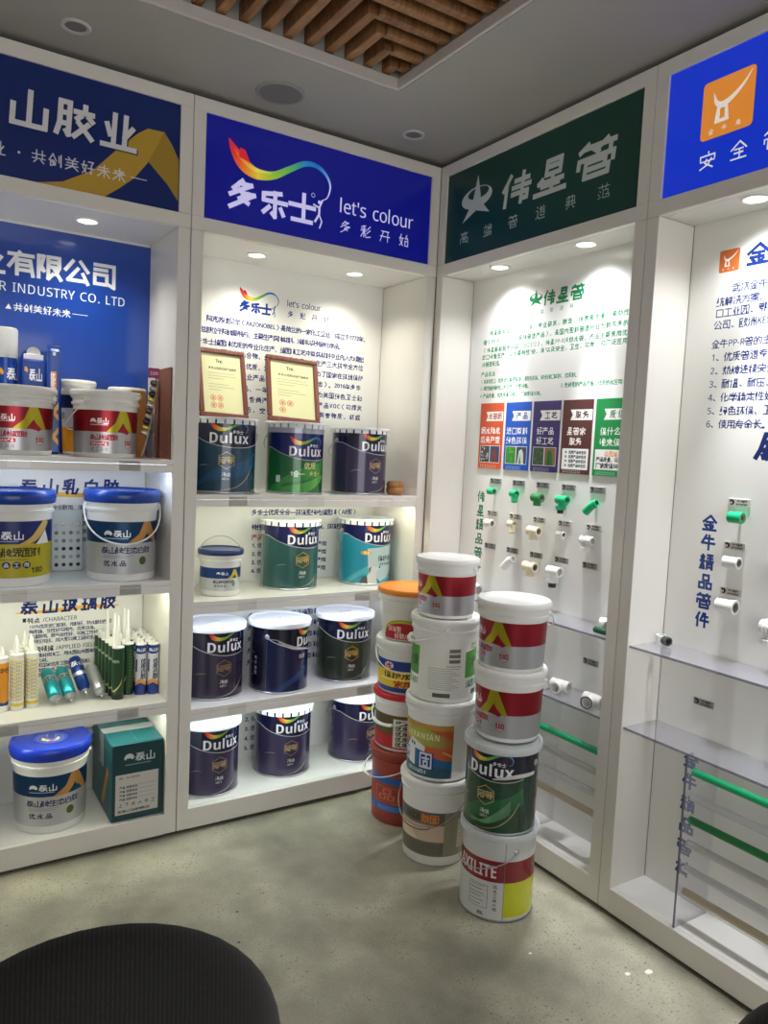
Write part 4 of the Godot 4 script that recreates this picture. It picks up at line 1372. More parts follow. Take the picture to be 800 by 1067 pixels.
	# teal carton
	var bf := CV.new(380, 600, rgb(14, 62, 70))
	mountain_mark(bf, 86, 66, 76, rgb(214, 222, 222))
	tx(bf, "泰山", 172, 72, 72, rgb(214, 222, 222), 0.12)
	bf.rect(96, 160, 290, 168, rgb(120, 156, 158))
	bf.rect(24, 236, 350, 556, rgb(206, 204, 200))
	tx(bf, "品名： 泰山优质白胶", 50, 256, 16, rgb(110, 80, 70), 0.11)
	for i in 4:
		tx(bf, "产品 优质环保", 56, 330 + i * 32, 20, rgb(50, 50, 54), 0.14)
		bf.rect(196, 330 + i * 34, 326, 333 + i * 34, rgb(150, 146, 140))
	for i in 6:
		tx(bf, "上下水火中工"[i], 44 + i * 50, 462, 34, rgb(60, 60, 62), 0.1)
	tx(bf, "武汉泰山工业材料有限公司", 44, 520, 22, rgb(40, 40, 44), 0.12, 0.9)
	var tex := bf.tex()
	var carton := thing("glue_carton", "teal cardboard carton with white data label on the bottom shelf", "box", Vector3(-1.178, 0.0888, -0.165))
	var side := mat(rgb(18, 92, 100), 0.4)  # brighter teal than the front: light falling on the top is painted in
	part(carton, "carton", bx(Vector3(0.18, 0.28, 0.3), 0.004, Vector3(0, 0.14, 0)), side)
	part(carton, "front_print", bx(Vector3(0.174, 0.272, 0.001), 0.0, Vector3(0, 0.14, 0.1505)), printed(tex, 0.4))
	part(carton, "tape", MB.new().box(Vector3(0, 0.2805, 0), Vector3(0.18, 0.001, 0.05)).box(Vector3(-0.0905, 0.22, 0), Vector3(0.001, 0.12, 0.05)).mesh(), clear(rgb(226, 232, 232), 0.5))
	part(carton, "top_seam", bx(Vector3(0.003, 0.001, 0.296), 0.0, Vector3(0, 0.2803, 0)), mat(rgb(70, 120, 122), 0.5))
	part(carton, "side_stripe", MB.new().box(Vector3(-0.0904, 0.1, 0.06), Vector3(0.001, 0.16, 0.03), 0.0, Basis(Vector3.RIGHT, 0.5)).mesh(), mat(rgb(196, 150, 70), 0.5))


func cartridge_print(kind: int) -> Material:
	var cv: CV
	if kind == 0:  # green
		cv = CV.new(360, 560, rgb(26, 66, 36))
		for i in 12:
			cv.rect(200, 60 + i * 36, 330, 64 + i * 36, rgb(120, 150, 80))
			cv.rect(200, 74 + i * 36, 300 - (i * 29) % 40, 77 + i * 36, rgb(96, 130, 80))
		tx(cv, "GREEN", 60, 120, 40, rgb(180, 200, 170), 0.1, 0.9, true, 0.8)
		cv.ribbon([Vector3(40, 380, 2), Vector3(90, 470, 14), Vector3(160, 400, 10), Vector3(180, 340, 2)], [rgb(220, 200, 110), rgb(236, 224, 160)])
		cv.rect(20, 500, 180, 560, rgb(18, 30, 22))
	elif kind == 1:  # white and blue
		cv = CV.new(360, 560, rgb(226, 228, 232))
		cv.rect(0, 0, 360, 56, rgb(24, 54, 140))
		cv.disc(180, 56, 90, 40, rgb(24, 54, 140))
		tx(cv, "泰山胶", 132, 30, 40, Color.WHITE, 0.12, 0.9)
		for i in 4:
			tx(cv, "优质白胶"[i], 180, 150 + i * 58, 60, rgb(26, 40, 100), 0.15)
		cv.rect(118, 160, 142, 300, rgb(30, 44, 110))
		cv.poly([Vector2(60, 470), Vector2(180, 370), Vector2(300, 470)], rgb(236, 170, 90))
		cv.poly([Vector2(0, 560), Vector2(0, 520), Vector2(60, 500), Vector2(180, 420), Vector2(300, 500), Vector2(360, 520), Vector2(360, 560)], rgb(26, 58, 150))
	elif kind == 2:  # white with yellow lines of text
		cv = CV.new(360, 560, rgb(232, 228, 216))
		for i in 11:
			cv.ribbon([Vector3(30, 56 + i * 38, 6), Vector3(110, 50 + i * 38, 12), Vector3(210, 58 + i * 38, 10), Vector3(340, 52 + i * 38, 5)], [rgb(214, 196, 70), rgb(226, 206, 90)])
			tx(cv, "优质产品工材安全", 60, 64 + i * 38, 18, rgb(120, 116, 126), 0.11, 1.1)
		cv.rect(20, 488, 340, 520, rgb(220, 200, 50))
	else:  # orange with a blue foot
		cv = CV.new(360, 560, rgb(228, 150, 44))
		cv.rect(0, 0, 360, 40, rgb(236, 236, 230))
		cv.poly([Vector2(0, 420), Vector2(200, 470), Vector2(360, 420), Vector2(360, 500), Vector2(0, 500)], rgb(30, 60, 120))
		cv.rect(0, 500, 360, 560, rgb(236, 236, 230))
		tx(cv, "中性胶", 150, 90, 60, rgb(90, 50, 20), 0.14, 1.0)
	return printed(cv.tex(), 0.3, 0.0, 0.3)


func cartridges() -> void:
	var y := 0.5058
	var white := mat(rgb(236, 236, 230), 0.35)
	var pm := [cartridge_print(0), cartridge_print(1), cartridge_print(2), cartridge_print(3)]
	var kinds := [["green", 0.19, pm[0]], ["white and blue", 0.188, pm[1]], ["white and yellow", 0.19, pm[2]], ["orange", 0.182, pm[3]]]
	var body := {}
	var place := []
	# kind, x, z, turn, nozzle height, words
	for i in 6:
		place.append([0, -1.232 - 0.003 * i, -0.1 - 0.0428 * i, 40.0, 0.105 if i in [0, 1, 3] else 0.0, "in the left file, %s from the front" % ["first", "second", "third", "fourth", "fifth", "sixth"][i]])
	for i in 5:
		place.append([0, -1.189 - 0.002 * i, -0.14 - 0.0425 * i, -10.0, 0.115 if i in [0, 1] else 0.0, "in the right file, %s from the front" % ["first", "second", "third", "fourth", "fifth"][i]])
	for i in 5:
		place.append([1, -1.1465, -0.122 - 0.0425 * i, 0.0, 0.0, "in the left file, %s from the front" % ["first", "second", "third", "fourth", "fifth"][i]])
		place.append([1, -1.105, -0.112 - 0.0425 * i, 0.0, 0.0, "beside the cabinet post, %s from the front" % ["first", "second", "third", "fourth", "fifth"][i]])
	place.append([2, -1.554, -0.13, 10.0, 0.045, "in the front row, left one"])
	place.append([2, -1.507, -0.138, 10.0, 0.045, "in the front row, right one"])
	place.append([2, -1.552, -0.176, 10.0, 0.045, "behind the left one of the front row"])
	place.append([2, -1.505, -0.184, 10.0, 0.045, "behind the right one of the front row"])
	place.append([2, -1.52, -0.23, 10.0, 0.045, "at the back of its cluster"])
	place.append([3, -1.6, -0.136, 0.0, 0.03, "at the left edge beside the yellow ones"])
	var r := 0.0208
	for a in place:
		var k: Array = kinds[a[0]]
		var h: float = k[1]
		var rr := 0.0198 if a[0] == 1 else r
		var at := Vector3(a[1], y, a[2])
		var t := thing("sealant_cartridge", "%s sealant cartridge %s" % [k[0], a[5]], "sealant cartridge", at, facing(at, a[3]), "%s sealant cartridges" % k[0])
		if not body.has(a[0]):
			body[a[0]] = [MB.new().lathe([Vector2(rr, 0.002), Vector2(rr, h - 0.004)], 24).mesh(), lat([Vector2(0, 0.0), Vector2(rr - 0.001, 0.0), Vector2(rr, 0.002)], 24), lat([Vector2(rr, h - 0.004), Vector2(rr + 0.0005, h - 0.003), Vector2(rr, h), Vector2(rr - 0.004, h + 0.002), Vector2(0.009, h + 0.003), Vector2(0.008, h + 0.016), Vector2(0, h + 0.017)], 24)]
		var b: Array = body[a[0]]
		part(t, "tube_body", b[0], k[2])
		part(t, "plunger_end", b[1], white)
		part(t, "shoulder_cap", b[2], white)
		if a[4] > 0.0:
			part(t, "nozzle", lat([Vector2(0.0095, h + 0.004), Vector2(0.008, h + 0.02), Vector2(0.003, h + 0.006 + a[4]), Vector2(0, h + 0.006 + a[4])], 16), white)
	# foil sausages leaning on each other
	for a in [[-1.437, -0.1, 0.6, 0, "teal printed foil sealant sausage, leftmost of the four"], [-1.388, -0.108, 0.6, 0, "teal printed foil sealant sausage, second from the left"], [-1.337, -0.128, 0.4, 1, "navy printed foil sealant sausage lying on the others"], [-1.287, -0.108, 0.55, 2, "plain silver foil sealant sausage, rightmost of the four"]]:
		var cv := CV.new(256, 384, rgb(176, 180, 182))
		for i in 60:
			var q := rng.randi() % 256
			cv.rect(q, (i * 53) % 384, q + 3 + rng.randi() % 18, (i * 53) % 384 + 3, [rgb(210, 214, 216), rgb(140, 146, 148)][i % 2])
		if a[3] == 0:
			cv.rect(60, 40, 200, 130, rgb(36, 150, 160))
			cv.rect(60, 180, 200, 330, rgb(40, 160, 170))
			tx(cv, "优质", 84, 140, 40, rgb(60, 90, 96), 0.13)
		elif a[3] == 1:
			cv.rect(60, 20, 190, 190, rgb(28, 56, 128))
			cv.rect(60, 220, 190, 350, rgb(30, 60, 134))
			tx(cv, "泰山", 76, 90, 46, Color.WHITE, 0.13)
		var t := thing("sealant_sausage", a[4], "sealant sausage", Vector3(a[0], y, a[1]), 0.0, "foil sealant sausages")
		var L := 0.14
		var rs := 0.0222
		var lift: float = a[2]
		var ax := Vector3(-0.1, sin(lift) * 0.95, -0.85).normalized()
		if a[3] == 1:
			ax = Vector3(-0.16, 0.72, -0.72).normalized()
		var xx := ax.cross(Vector3.UP).normalized()
		var bs := Basis(xx, ax, xx.cross(ax))
		var c := Vector3(0, rs * 1.05 + (0.012 if a[3] == 1 else 0.0), 0)
		part(t, "foil", MB.new().lathe([Vector2(0, -0.004), Vector2(0.008, -0.002), Vector2(rs * 0.8, 0.006), Vector2(rs, 0.018), Vector2(rs * 1.03, L * 0.5), Vector2(rs, L - 0.018), Vector2(rs * 0.8, L - 0.006), Vector2(0.006, L), Vector2(0, L)], 24, c, bs).mesh(), printed(cv.tex(), 0.28, 0.55))
		part(t, "clip", MB.new().lathe([Vector2(0, -0.012), Vector2(0.005, -0.012), Vector2(0.004, -0.003)], 12, c, bs).mesh(), mat(rgb(190, 192, 194), 0.3, 0.7))


# ---------------------------------------------------------------- framed certificates
func certificates() -> void:
	for a in [[-0.815, -0.228, 0.2, 0.283, 0.02, -0.02, "framed certificate standing on the dark teal tin", 4], [-0.515, -0.228, 0.232, 0.283, -0.03, -0.045, "framed certificate standing on the green tin", 3]]:
		var cv := CV.new(300, 430, rgb(222, 222, 176))
		tx(cv, "Tnc", 110, 36, 36, rgb(60, 60, 50), 0.1, 0.9, true)
		tx(cv, "多乐士优质环保产品标志", 54, 96, 19, rgb(70, 66, 52), 0.13, 1.0)
		for i in 7:
			cv.rect(46, 140 + i * 20, 46 + [200, 214, 120, 0, 150, 196, 90][i], 143 + i * 20, rgb(150, 148, 120))
		for i in a[7]:
			var x: float = 76 + (i % 2) * 52
			var y: float = 320 + (i / 2) * 52
			cv.disc(x, y, 22, 22, rgb(206, 110, 80))
			cv.disc(x, y, 18, 18, rgb(222, 214, 168))
			tx(cv, "章", x - 12, y - 12, 24, rgb(206, 116, 86), 0.13)
		var t := thing("framed_certificate", a[6], "certificate", Vector3(a[0], 1.5295, a[1]), a[4], "framed certificates on the top shelf")
		var fr := Basis(Vector3.RIGHT, -0.3) * Basis(Vector3.BACK, a[5])
		var w: float = a[2]
		var h: float = a[3]
		var m := wood(rgb(112, 50, 34), 12)
		m.clearcoat_enabled = true
		m.clearcoat = 0.4
		var b := 0.019
		for q in [[Vector3(0, h - b / 2, 0), Vector3(w, b, 0.018)], [Vector3(0, b / 2, 0), Vector3(w, b, 0.018)], [Vector3(-w / 2 + b / 2, h / 2, 0), Vector3(b, h - 2 * b, 0.018)], [Vector3(w / 2 - b / 2, h / 2, 0), Vector3(b, h - 2 * b, 0.018)]]:
			part(t, "frame_bar", MB.new().box(fr * q[0], q[1], 0.004, fr).mesh(), m)
		part(t, "paper", MB.new().box(fr * Vector3(0, h / 2, -0.003), Vector3(w - 2 * b + 0.002, h - 2 * b + 0.002, 0.004), 0.0, fr).mesh(), printed(cv.tex(), 0.5, 0.0, 0.3))


# ---------------------------------------------------------------- stacks on the floor
func stacks() -> void:
	var red := label_red()
	var g := "buckets stacked on the floor"
	# front stack: two tins, two red label buckets
	var ax := CV.new(1080, 400, rgb(214, 216, 214))
	ax.rect(0, 110, 1080, 214, rgb(136, 30, 42))
	ax.rect(560, 214, 900, 384, rgb(206, 210, 30))
	ax.rect(557, 0, 560, 400, rgb(120, 122, 120))
	tx(ax, "AXILITE", 306, 122, 84, rgb(232, 228, 226), 0.1, 1.0, true, 0.74)
	ax.rect(392, 236, 486, 238, rgb(70, 70, 74))
	for q in [[390, 236, 392, 350], [484, 236, 486, 350], [390, 348, 486, 350], [390, 260, 486, 261], [390, 290, 486, 291]]:
		ax.rect(q[0], q[1], q[2], q[3], rgb(90, 90, 96))
	for i in 6:
		ax.rect(398, 244 + i * 18, 470 - (i * 13) % 24, 247 + i * 18, rgb(110, 110, 116))
	for i in 6:
		tx(ax, "优水工品火用"[i], 510, 226 + i * 22, 18, rgb(90, 90, 90), 0.12)
	tx(ax, "20L", 436, 366, 22, rgb(40, 40, 44), 0.1, 1.0, true)
	var grey_lid := mat(rgb(196, 202, 202), 0.35)
	var fx := -0.268
	var fz := 0.873
	tin("white tin with dark red band and yellow panel at the front stack's foot", g, Vector3(fx, 0, fz), 6, printed(ax.tex(), 0.25, 0.1, 0.4), false, {"r": 0.116, "h": 0.278, "lid": grey_lid, "wire": false, "ears": 24.0, "bail": -PI, "drop": 0.07, "lift": 0.0, "rim": mat(rgb(150, 150, 148), 0.4, 0.5)})
	var dm := tin_print(rgb(22, 24, 46), rgb(22, 66, 42), {"gold": rgb(190, 170, 120), "name": "净味", "low2": rgb(40, 110, 66), "draw": func(cv: CV, cx: float):
		cv.rect(cx + 190, 120, cx + 260, 400, rgb(22, 58, 44))
		cv.rect(cx + 268, 0, cx + 330, 400, rgb(24, 26, 40))
		cv.ribbon([Vector3(cx + 40, 138, 6), Vector3(cx + 150, 118, 20), Vector3(cx + 262, 116, 16)], [rgb(200, 200, 196), rgb(226, 226, 220)])
		for i in 7:
			cv.ribbon([Vector3(cx - 120, 330 + i * 8, 1), Vector3(cx + 10, 360 - i * 3, 4), Vector3(cx + 130, 300 - i * 10, 2)], [rgb(60, 130, 84), rgb(150, 200, 150)])})
	tin("dark green paint tin in the front stack under the red label buckets", g, Vector3(fx - 0.006, 0.278, fz), -26, dm, false, {"r": 0.113, "h": 0.273, "lid": grey_lid, "wire": false, "bail": PI, "drop": 0.05})
	var p := Vector3(-0.249, 0.5535, fz - 0.015)
	bucket("white bucket with a red and silver label, lower of two on the front stack", g, p, facing(p, -55), {"rb": 0.101, "rt": 0.117, "h": 0.222, "label": red, "y0": 0.014, "y1": 0.16, "ears": 3.9, "bail": {"drop": 0.08, "w": 0.0024, "grip": false, "lift": 0.03}})
	p = Vector3(-0.249, 0.7725, fz - 0.015)
	bucket("white bucket with a red and silver label, topmost on the front stack", g, p, facing(p, -55), {"rb": 0.101, "rt": 0.117, "h": 0.215, "label": red, "y0": 0.014, "y1": 0.155, "ears": 3.9, "bail": {"drop": 0.08, "w": 0.0024, "grip": false, "lift": 0.03}})
	# middle stack
	var mx := -0.26
	var mz := 0.524
	var gb := CV.new(720, 240, rgb(120, 116, 98))
	gb.rect(0, 0, 720, 60, rgb(96, 92, 80))
	gb.rect(160, 70, 440, 160, rgb(204, 182, 160))
	gb.poly([Vector2(160, 160), Vector2(200, 90), Vector2(260, 110), Vector2(300, 160)], rgb(222, 204, 180))
	gb.rect(170, 170, 440, 230, rgb(98, 94, 82))
	for i in 5:
		gb.rect(200, 176 + i * 11, 420, 178 + i * 11, rgb(140, 136, 120))
	tx(gb, "MIX", 220, 8, 52, rgb(60, 58, 52), 0.1, 1.0, true)
	tx(gb, "胶固", 320, 14, 44, rgb(222, 130, 56), 0.16)
	gb.rect(440, 0, 720, 240, rgb(142, 138, 116))
	gb.rect(520, 40, 680, 200, rgb(196, 190, 166))
	for i in 8:
		gb.rect(534, 54 + i * 18, 660 - (i * 31) % 40, 57 + i * 18, rgb(120, 116, 100))
	bucket("white bucket with a grey brown label at the foot of the middle stack", g, Vector3(mx, 0, mz), facing(Vector3(mx, 0, mz), -10), {"rb": 0.112, "rt": 0.133, "h": 0.303, "label": printed(gb.tex(), 0.4), "y0": 0.035, "y1": 0.195, "arc": 240.0, "ears": -0.35, "bail": {"drop": 0.13, "w": 0.0018, "m": mat(rgb(150, 130, 120), 0.4, 0.5)}})
	var hs := CV.new(560, 300, rgb(206, 96, 56))
	hs.ribbon([Vector3(0, 90, 60), Vector3(200, 60, 100), Vector3(400, 80, 90), Vector3(560, 110, 50)], [rgb(214, 110, 56), rgb(190, 180, 76), rgb(160, 170, 80), rgb(200, 100, 60)])
	hs.rect(0, 0, 560, 30, rgb(190, 150, 70))
	hs.ox = -116.0
	var sw := []
	for i in 21:
		sw.append(Vector2(i * 24.0, 150.0 + (i * i) * 0.12 - 16.0 * sin(i * 0.3)))
	for i in 12:
		sw.append(Vector2(480 - 4 * i, 180 + 10 * i))
	sw.append(Vector2(430, 300))
	sw.append(Vector2(0, 300))
	hs.poly(sw, rgb(30, 104, 160))
	hs.ribbon([Vector3(380, 150, 8), Vector3(470, 190, 12), Vector3(510, 240, 12), Vector3(490, 300, 10)], [rgb(214, 200, 80), rgb(236, 180, 60)])
	hs.rect(0, 240, 430, 300, rgb(44, 92, 110))
	tx(hs, "AKRANIAN", 90, 48, 46, rgb(232, 226, 190), 0.1, 1.2, true)
	hs.poly([Vector2(90, 160), Vector2(150, 92), Vector2(260, 130), Vector2(256, 160), Vector2(180, 150), Vector2(180, 250), Vector2(110, 240), Vector2(120, 160)], rgb(226, 230, 230))
	hs.rect(144, 116, 158, 134, rgb(30, 40, 70))
	hs.rect(166, 120, 180, 138, rgb(30, 40, 70))
	hs.rect(60, 160, 120, 240, rgb(34, 52, 120))
	tx(hs, "西", 58, 162, 74, rgb(222, 228, 236), 0.14)
	hs.rect(214, 160, 320, 256, rgb(30, 44, 120))
	tx(hs, "固", 222, 164, 88, rgb(214, 222, 240), 0.13)
	tx(hs, "优质环保墙面漆", 110, 262, 22, rgb(214, 220, 226), 0.12)
	bucket("white bucket with a blue and orange label showing a little house", g, Vector3(mx, 0.303, mz), facing(Vector3(mx, 0, mz), -50), {"rb": 0.112, "rt": 0.128, "h": 0.278, "label": printed(hs.tex(), 0.35), "y0": 0.012, "y1": 0.2, "arc": 150.0, "ears": 0.9})
	var gp := CV.new(900, 330, rgb(232, 233, 226))
	for x in [90.0, 600.0]:
		gp.rect(x, 60, x + 190, 210, rgb(90, 160, 60))
		gp.poly([Vector2(x, 60), Vector2(x + 190, 40), Vector2(x + 190, 70), Vector2(x, 84)], rgb(90, 160, 60))
		tx(gp, "净味", x + 40, 90, 70, rgb(40, 96, 44), 0.13)
		tx(gp, "优质", x + 46, 8, 40, rgb(70, 130, 60), 0.1)
		tx(gp, "墙面漆料", x + 10, 226, 42, rgb(60, 130, 90), 0.12)
	for i in 3:
		gp.rect(486, 40 + i * 30, 560, 60 + i * 30, rgb(120, 116, 106))
	gp.rect(470, 138, 566, 141, rgb(120, 60, 60))
	for i in 11:
		gp.rect(356, 152 + i * 12, 560 - (i * 47) % 70, 155 + i * 12, rgb(150, 160, 140))
	gp.rect(390, 296, 500, 320, rgb(92, 88, 80))
	gp.rect(670, 286, 740, 314, rgb(80, 80, 76))
	bucket("white bucket with green printed blocks and a raised white handle in the middle stack", g, Vector3(mx, 0.581, mz), facing(Vector3(mx, 0, mz), 0), {"rb": 0.114, "rt": 0.123, "h": 0.288, "label": printed(gp.tex(), 0.4), "y0": 0.014, "y1": 0.212, "arc": 250.0, "ears": -1.5, "bail": {"drop": 0.06, "w": 0.0036, "grip": true}})
	p = Vector3(mx, 0.869, mz - 0.004)
	bucket("white bucket with a red and silver label on top of the middle stack", g, p, facing(p, -62), {"rb": 0.098, "rt": 0.113, "h": 0.203, "label": red, "y0": 0.012, "y1": 0.146, "ears": 0.6})
	# back stack
	var bx0 := -0.209
	var bz := 0.233
	var terra := mat(rgb(158, 64, 52), 0.4)
	var br := CV.new(900, 330, rgb(158, 62, 50))
	br.rect(0, 30, 900, 84, rgb(40, 96, 176))
	br.rect(0, 236, 900, 290, rgb(40, 96, 176))
	br.line([Vector2(290, 110), Vector2(410, 110), Vector2(410, 222), Vector2(290, 222), Vector2(290, 110)], 4, rgb(206, 110, 92))
	tx(br, "品", 306, 116, 90, rgb(206, 106, 88), 0.12)
	tx(br, "防", 520, 120, 84, rgb(226, 196, 186), 0.12)
	tx(br, "水", 610, 120, 84, rgb(226, 196, 186), 0.12)
	tx(br, "一家三代好胶", 460, 246, 32, rgb(226, 226, 232), 0.12)
	for i in 4:
		br.rect(300, 250 + i * 9, 430, 253 + i * 9, rgb(130, 166, 214))
	bucket("terracotta red bucket with blue bands at the foot of the back stack", g, Vector3(bx0, 0, bz), facing(Vector3(bx0, 0, bz), 10), {"rb": 0.117, "rt": 0.133, "h": 0.29, "body": terra, "lid": terra, "label": printed(br.tex(), 0.4), "y0": 0.03, "y1": 0.205, "ears": -1.45, "bail": {"drop": 0.075, "w": 0.002, "grip": true, "lift": 0.02}})
	var ol := CV.new(900, 200, rgb(96, 84, 48))
	ol.rect(0, 120, 900, 200, rgb(190, 38, 40))
	ol.rect(440, 20, 700, 190, rgb(226, 226, 216))
	for i in 5:
		tx(ol, "优质墙面漆产品", 452, 28 + i * 32, 30, rgb(50, 60, 50), 0.15, 1.1)
	bucket("white bucket with a bright red lid and dark olive label in the back stack", g, Vector3(bx0, 0.29, bz), facing(Vector3(bx0, 0, bz), -18), {"rb": 0.116, "rt": 0.13, "h": 0.222, "lid": mat(rgb(206, 42, 52), 0.3), "label": printed(ol.tex(), 0.4), "y0": 0.012, "y1": 0.142, "ears": -0.45, "bail": {"drop": 0.085, "w": 0.0026, "grip": true}})
	var yb := CV.new(900, 200, rgb(236, 236, 232))
	yb.rect(0, 0, 900, 62, rgb(34, 66, 140))
	yb.rect(0, 62, 900, 170, rgb(236, 204, 44))
	yb.rect(0, 170, 900, 200, rgb(36, 70, 150))
	yb.disc(330, 34, 26, 24, rgb(226, 226, 236))
	tx(yb, "水", 310, 14, 40, rgb(196, 50, 60), 0.16)
	tx(yb, "保护水材料", 300, 70, 46, rgb(60, 50, 40), 0.13)
	yb.rect(280, 114, 700, 124, rgb(250, 236, 150))
	tx(yb, "家用好胶", 360, 122, 46, rgb(196, 44, 50), 0.15)
	tx(yb, "DIY", 440, 10, 40, rgb(220, 226, 240), 0.1, 1.0, true)
	bucket("white bucket with a blue and yellow label in the back stack", g, Vector3(bx0, 0.512, bz), facing(Vector3(bx0, 0, bz), 10), {"rb": 0.114, "rt": 0.128, "h": 0.205, "label": printed(yb.tex(), 0.35), "y0": 0.01, "y1": 0.13, "ears": -0.3, "bail": {"drop": 0.08, "w": 0.0022, "grip": false}})
	var oc := CV.new(560, 200, rgb(230, 228, 216))
	oc.disc(280, 150, 210, 116, rgb(150, 186, 50))
	oc.disc(280, 160, 206, 112, rgb(206, 190, 60))
	oc.disc(280, 166, 204, 104, rgb(186, 32, 44))
	oc.poly([Vector2(60, 200), Vector2(60, 160), Vector2(500, 160), Vector2(500, 200)], rgb(186, 32, 44))
	tx(oc, "环保型", 120, 92, 44, rgb(240, 226, 214), 0.13)
	tx(oc, "好胶水", 190, 144, 48, rgb(240, 226, 214), 0.13)
	bucket("white bucket with an orange lid and red arched label on top of the back stack", g, Vector3(bx0, 0.717, bz), facing(Vector3(bx0, 0, bz), -12), {"rb": 0.106, "rt": 0.132, "h": 0.195, "body": mat(rgb(226, 224, 214), 0.3), "lid": mat(rgb(230, 138, 44), 0.35), "label": printed(oc.tex(), 0.35), "y0": 0.006, "y1": 0.1, "arc": 120.0, "ears": -0.6})


# ---------------------------------------------------------------- pipes, fittings, plates
func plate_print(dark: bool) -> Material:
	var cv := CV.new(200, 66, rgb(150, 152, 150) if dark else rgb(206, 202, 194))
	var ink := rgb(28, 28, 30)
	var bg := rgb(150, 152, 150) if dark else rgb(206, 202, 194)
	cv.rect(10, 8, 32, 56, ink)
	cv.disc(32, 32, 24, 24, ink)
	cv.disc(30, 36, 8, 10, bg)
	cv.poly([Vector2(8, 32), Vector2(20, 18), Vector2(20, 56), Vector2(8, 56)], bg)
	tx(cv, "PP-R管件", 78, 8, 24, ink, 0.13, 1.0, true)
	tx(cv, "金牛优质管件", 72, 38, 18, ink, 0.13, 1.0)
	return printed(cv.tex(), 0.35, 0.2 if dark else 0.1)


func pipe_fittings() -> void:
	var dark := plate_print(true)
	var pale := plate_print(false)
	var pm := bx(Vector3(0.067, 0.022, 0.003), 0.0008)
	var cols := [0.258, 0.394, 0.528, 0.66, 0.796]
	var nth := ["first", "second", "third", "fourth", "fifth"]
	for r in 3:
		for c in 5:
			var at := Vector3(0.166 - 0.002, [1.33, 1.197, 1.062][r], cols[c] - 0.006 * r)
			solo("name_plate", "small %s name plate, %s of five in the %s row under the green sign" % ["pale" if r == 1 else "grey", nth[c], ["top", "middle", "lowest"][r]], "name plate", pm, pale if r == 1 else dark, at, -PI / 2, "fitting name plates under the green sign")
	solo("name_plate", "small grey name plate alone between the acrylic shelves under the green sign", "name plate", pm, dark, Vector3(0.164, 0.724, 0.818), -PI / 2)
	for a in [[1.33, 1.328, "top name plate above the green fitting under the bull sign"], [1.203, 1.325, "middle name plate above the white fitting under the bull sign"], [1.068, 1.324, "third name plate down under the bull sign"]]:
		solo("name_plate", a[2], "name plate", pm, pale, Vector3(0.164, a[0], a[1]), -PI / 2, "fitting name plates under the bull sign")
	solo("name_plate", "small grey name plate alone between the acrylic shelves under the bull sign", "name plate", pm, dark, Vector3(0.164, 0.717, 1.267), -PI / 2)
	solo("name_plate", "name plate at the right frame edge above the white valve", "name plate", pm, dark, Vector3(0.164, 1.045, 1.475), -PI / 2)
	var green := mat(rgb(20, 176, 116), 0.35)
	var deep := mat(rgb(30, 130, 66), 0.35)
	var white := mat(rgb(238, 238, 234), 0.3)
	var cream := mat(rgb(228, 218, 188), 0.35)
	# kind, material, y, z, size, words
	var list := [
		["coupling", green, 1.288, 0.258, 0.85, "short green coupling, first in the top row of fittings"],
		["elbow", green, 1.286, 0.392, 0.9, "green elbow fitting, second in the top row of fittings"],
		["tee", deep, 1.282, 0.526, 1.0, "darker green tee fitting, third in the top row of fittings"],
		["valve", green, 1.284, 0.654, 1.0, "green tee with black threaded outlet, fourth in the top row of fittings"],
		["bend", green, 1.275, 0.794, 0.85, "green bent elbow, fifth in the top row of fittings"],
		["coupling", white, 1.158, 0.258, 1.0, "white coupling, first in the second row of fittings"],
		["elbow", cream, 1.166, 0.39, 0.95, "cream elbow fitting, second in the second row of fittings"],
		["tee", cream, 1.156, 0.52, 1.12, "cream tee fitting, third in the second row of fittings"],
		["coupling", white, 1.158, 0.654, 0.8, "slim white coupling, fourth in the second row of fittings"],
		["union", white, 1.152, 0.786, 1.05, "white ribbed union fitting, fifth in the second row of fittings"],
		["bend", white, 1.02, 0.39, 0.92, "white bent elbow, second in the lowest row of fittings"],
		["tee", cream, 1.018, 0.512, 1.2, "cream tee fitting in the lowest row of fittings"],
		["valve", white, 1.02, 0.64, 1.2, "white tee with metal threaded outlet in the lowest row of fittings"],
		["coupling", green, 1.288, 1.336, 1.05, "green coupling under the top plate beside the blue vertical lettering"],
		["coupling", white, 1.158, 1.336, 1.15, "white coupling under the middle plate beside the blue vertical lettering"],
		["coupling", white, 1.03, 1.334, 1.4, "large white coupling lowest beside the blue vertical lettering"],
		["valve", white, 1.145, 1.485, 1.1, "white fitting at the right frame edge in the second row"],
		["union", white, 0.995, 1.475, 1.3, "white valve at the right frame edge above the acrylic shelf"]]
	for a in list:
		fitting(a[0], a[1], Vector3(0.1655, a[2], a[3]), a[4], a[5])
	# loose pieces on the acrylic shelves
	loose("white elbow lying on the upper acrylic shelf by the green sign cabinet's right post", white, Vector3(0.1, 0.87, 0.95), 0.4, 0.021, "elbow")
	loose("white fitting pair at the left end of the upper acrylic shelf", white, Vector3(0.08, 0.87, 0.27), -0.3, 0.022, "tee")
	loose("white union fitting on the lower acrylic shelf beside the red label bucket", white, Vector3(0.085, 0.612, 0.76), 0.2, 0.021, "tee")
	loose("white tee with a ringed end on the lower acrylic shelf near the post", white, Vector3(0.07, 0.612, 0.925), 0.1, 0.021, "ring")
	loose("small white reducer in the left corner of the shelf under the bull sign", white, Vector3(0.115, 0.87, 1.135), 0.9, 0.016, "cup")
	var gp := thing("pipe_offcut", "short dark green pipe offcut lying near the acrylic shelf edge", "pipe", Vector3(0.03, 0.8698, 0.965))
	part(gp, "tube", MB.new().pipe(Vector3(0.0, 0.0135, -0.02), Vector3(0.0, 0.0135, 0.035), 0.011, 0.008).mesh(), mat(rgb(16, 92, 62), 0.35))
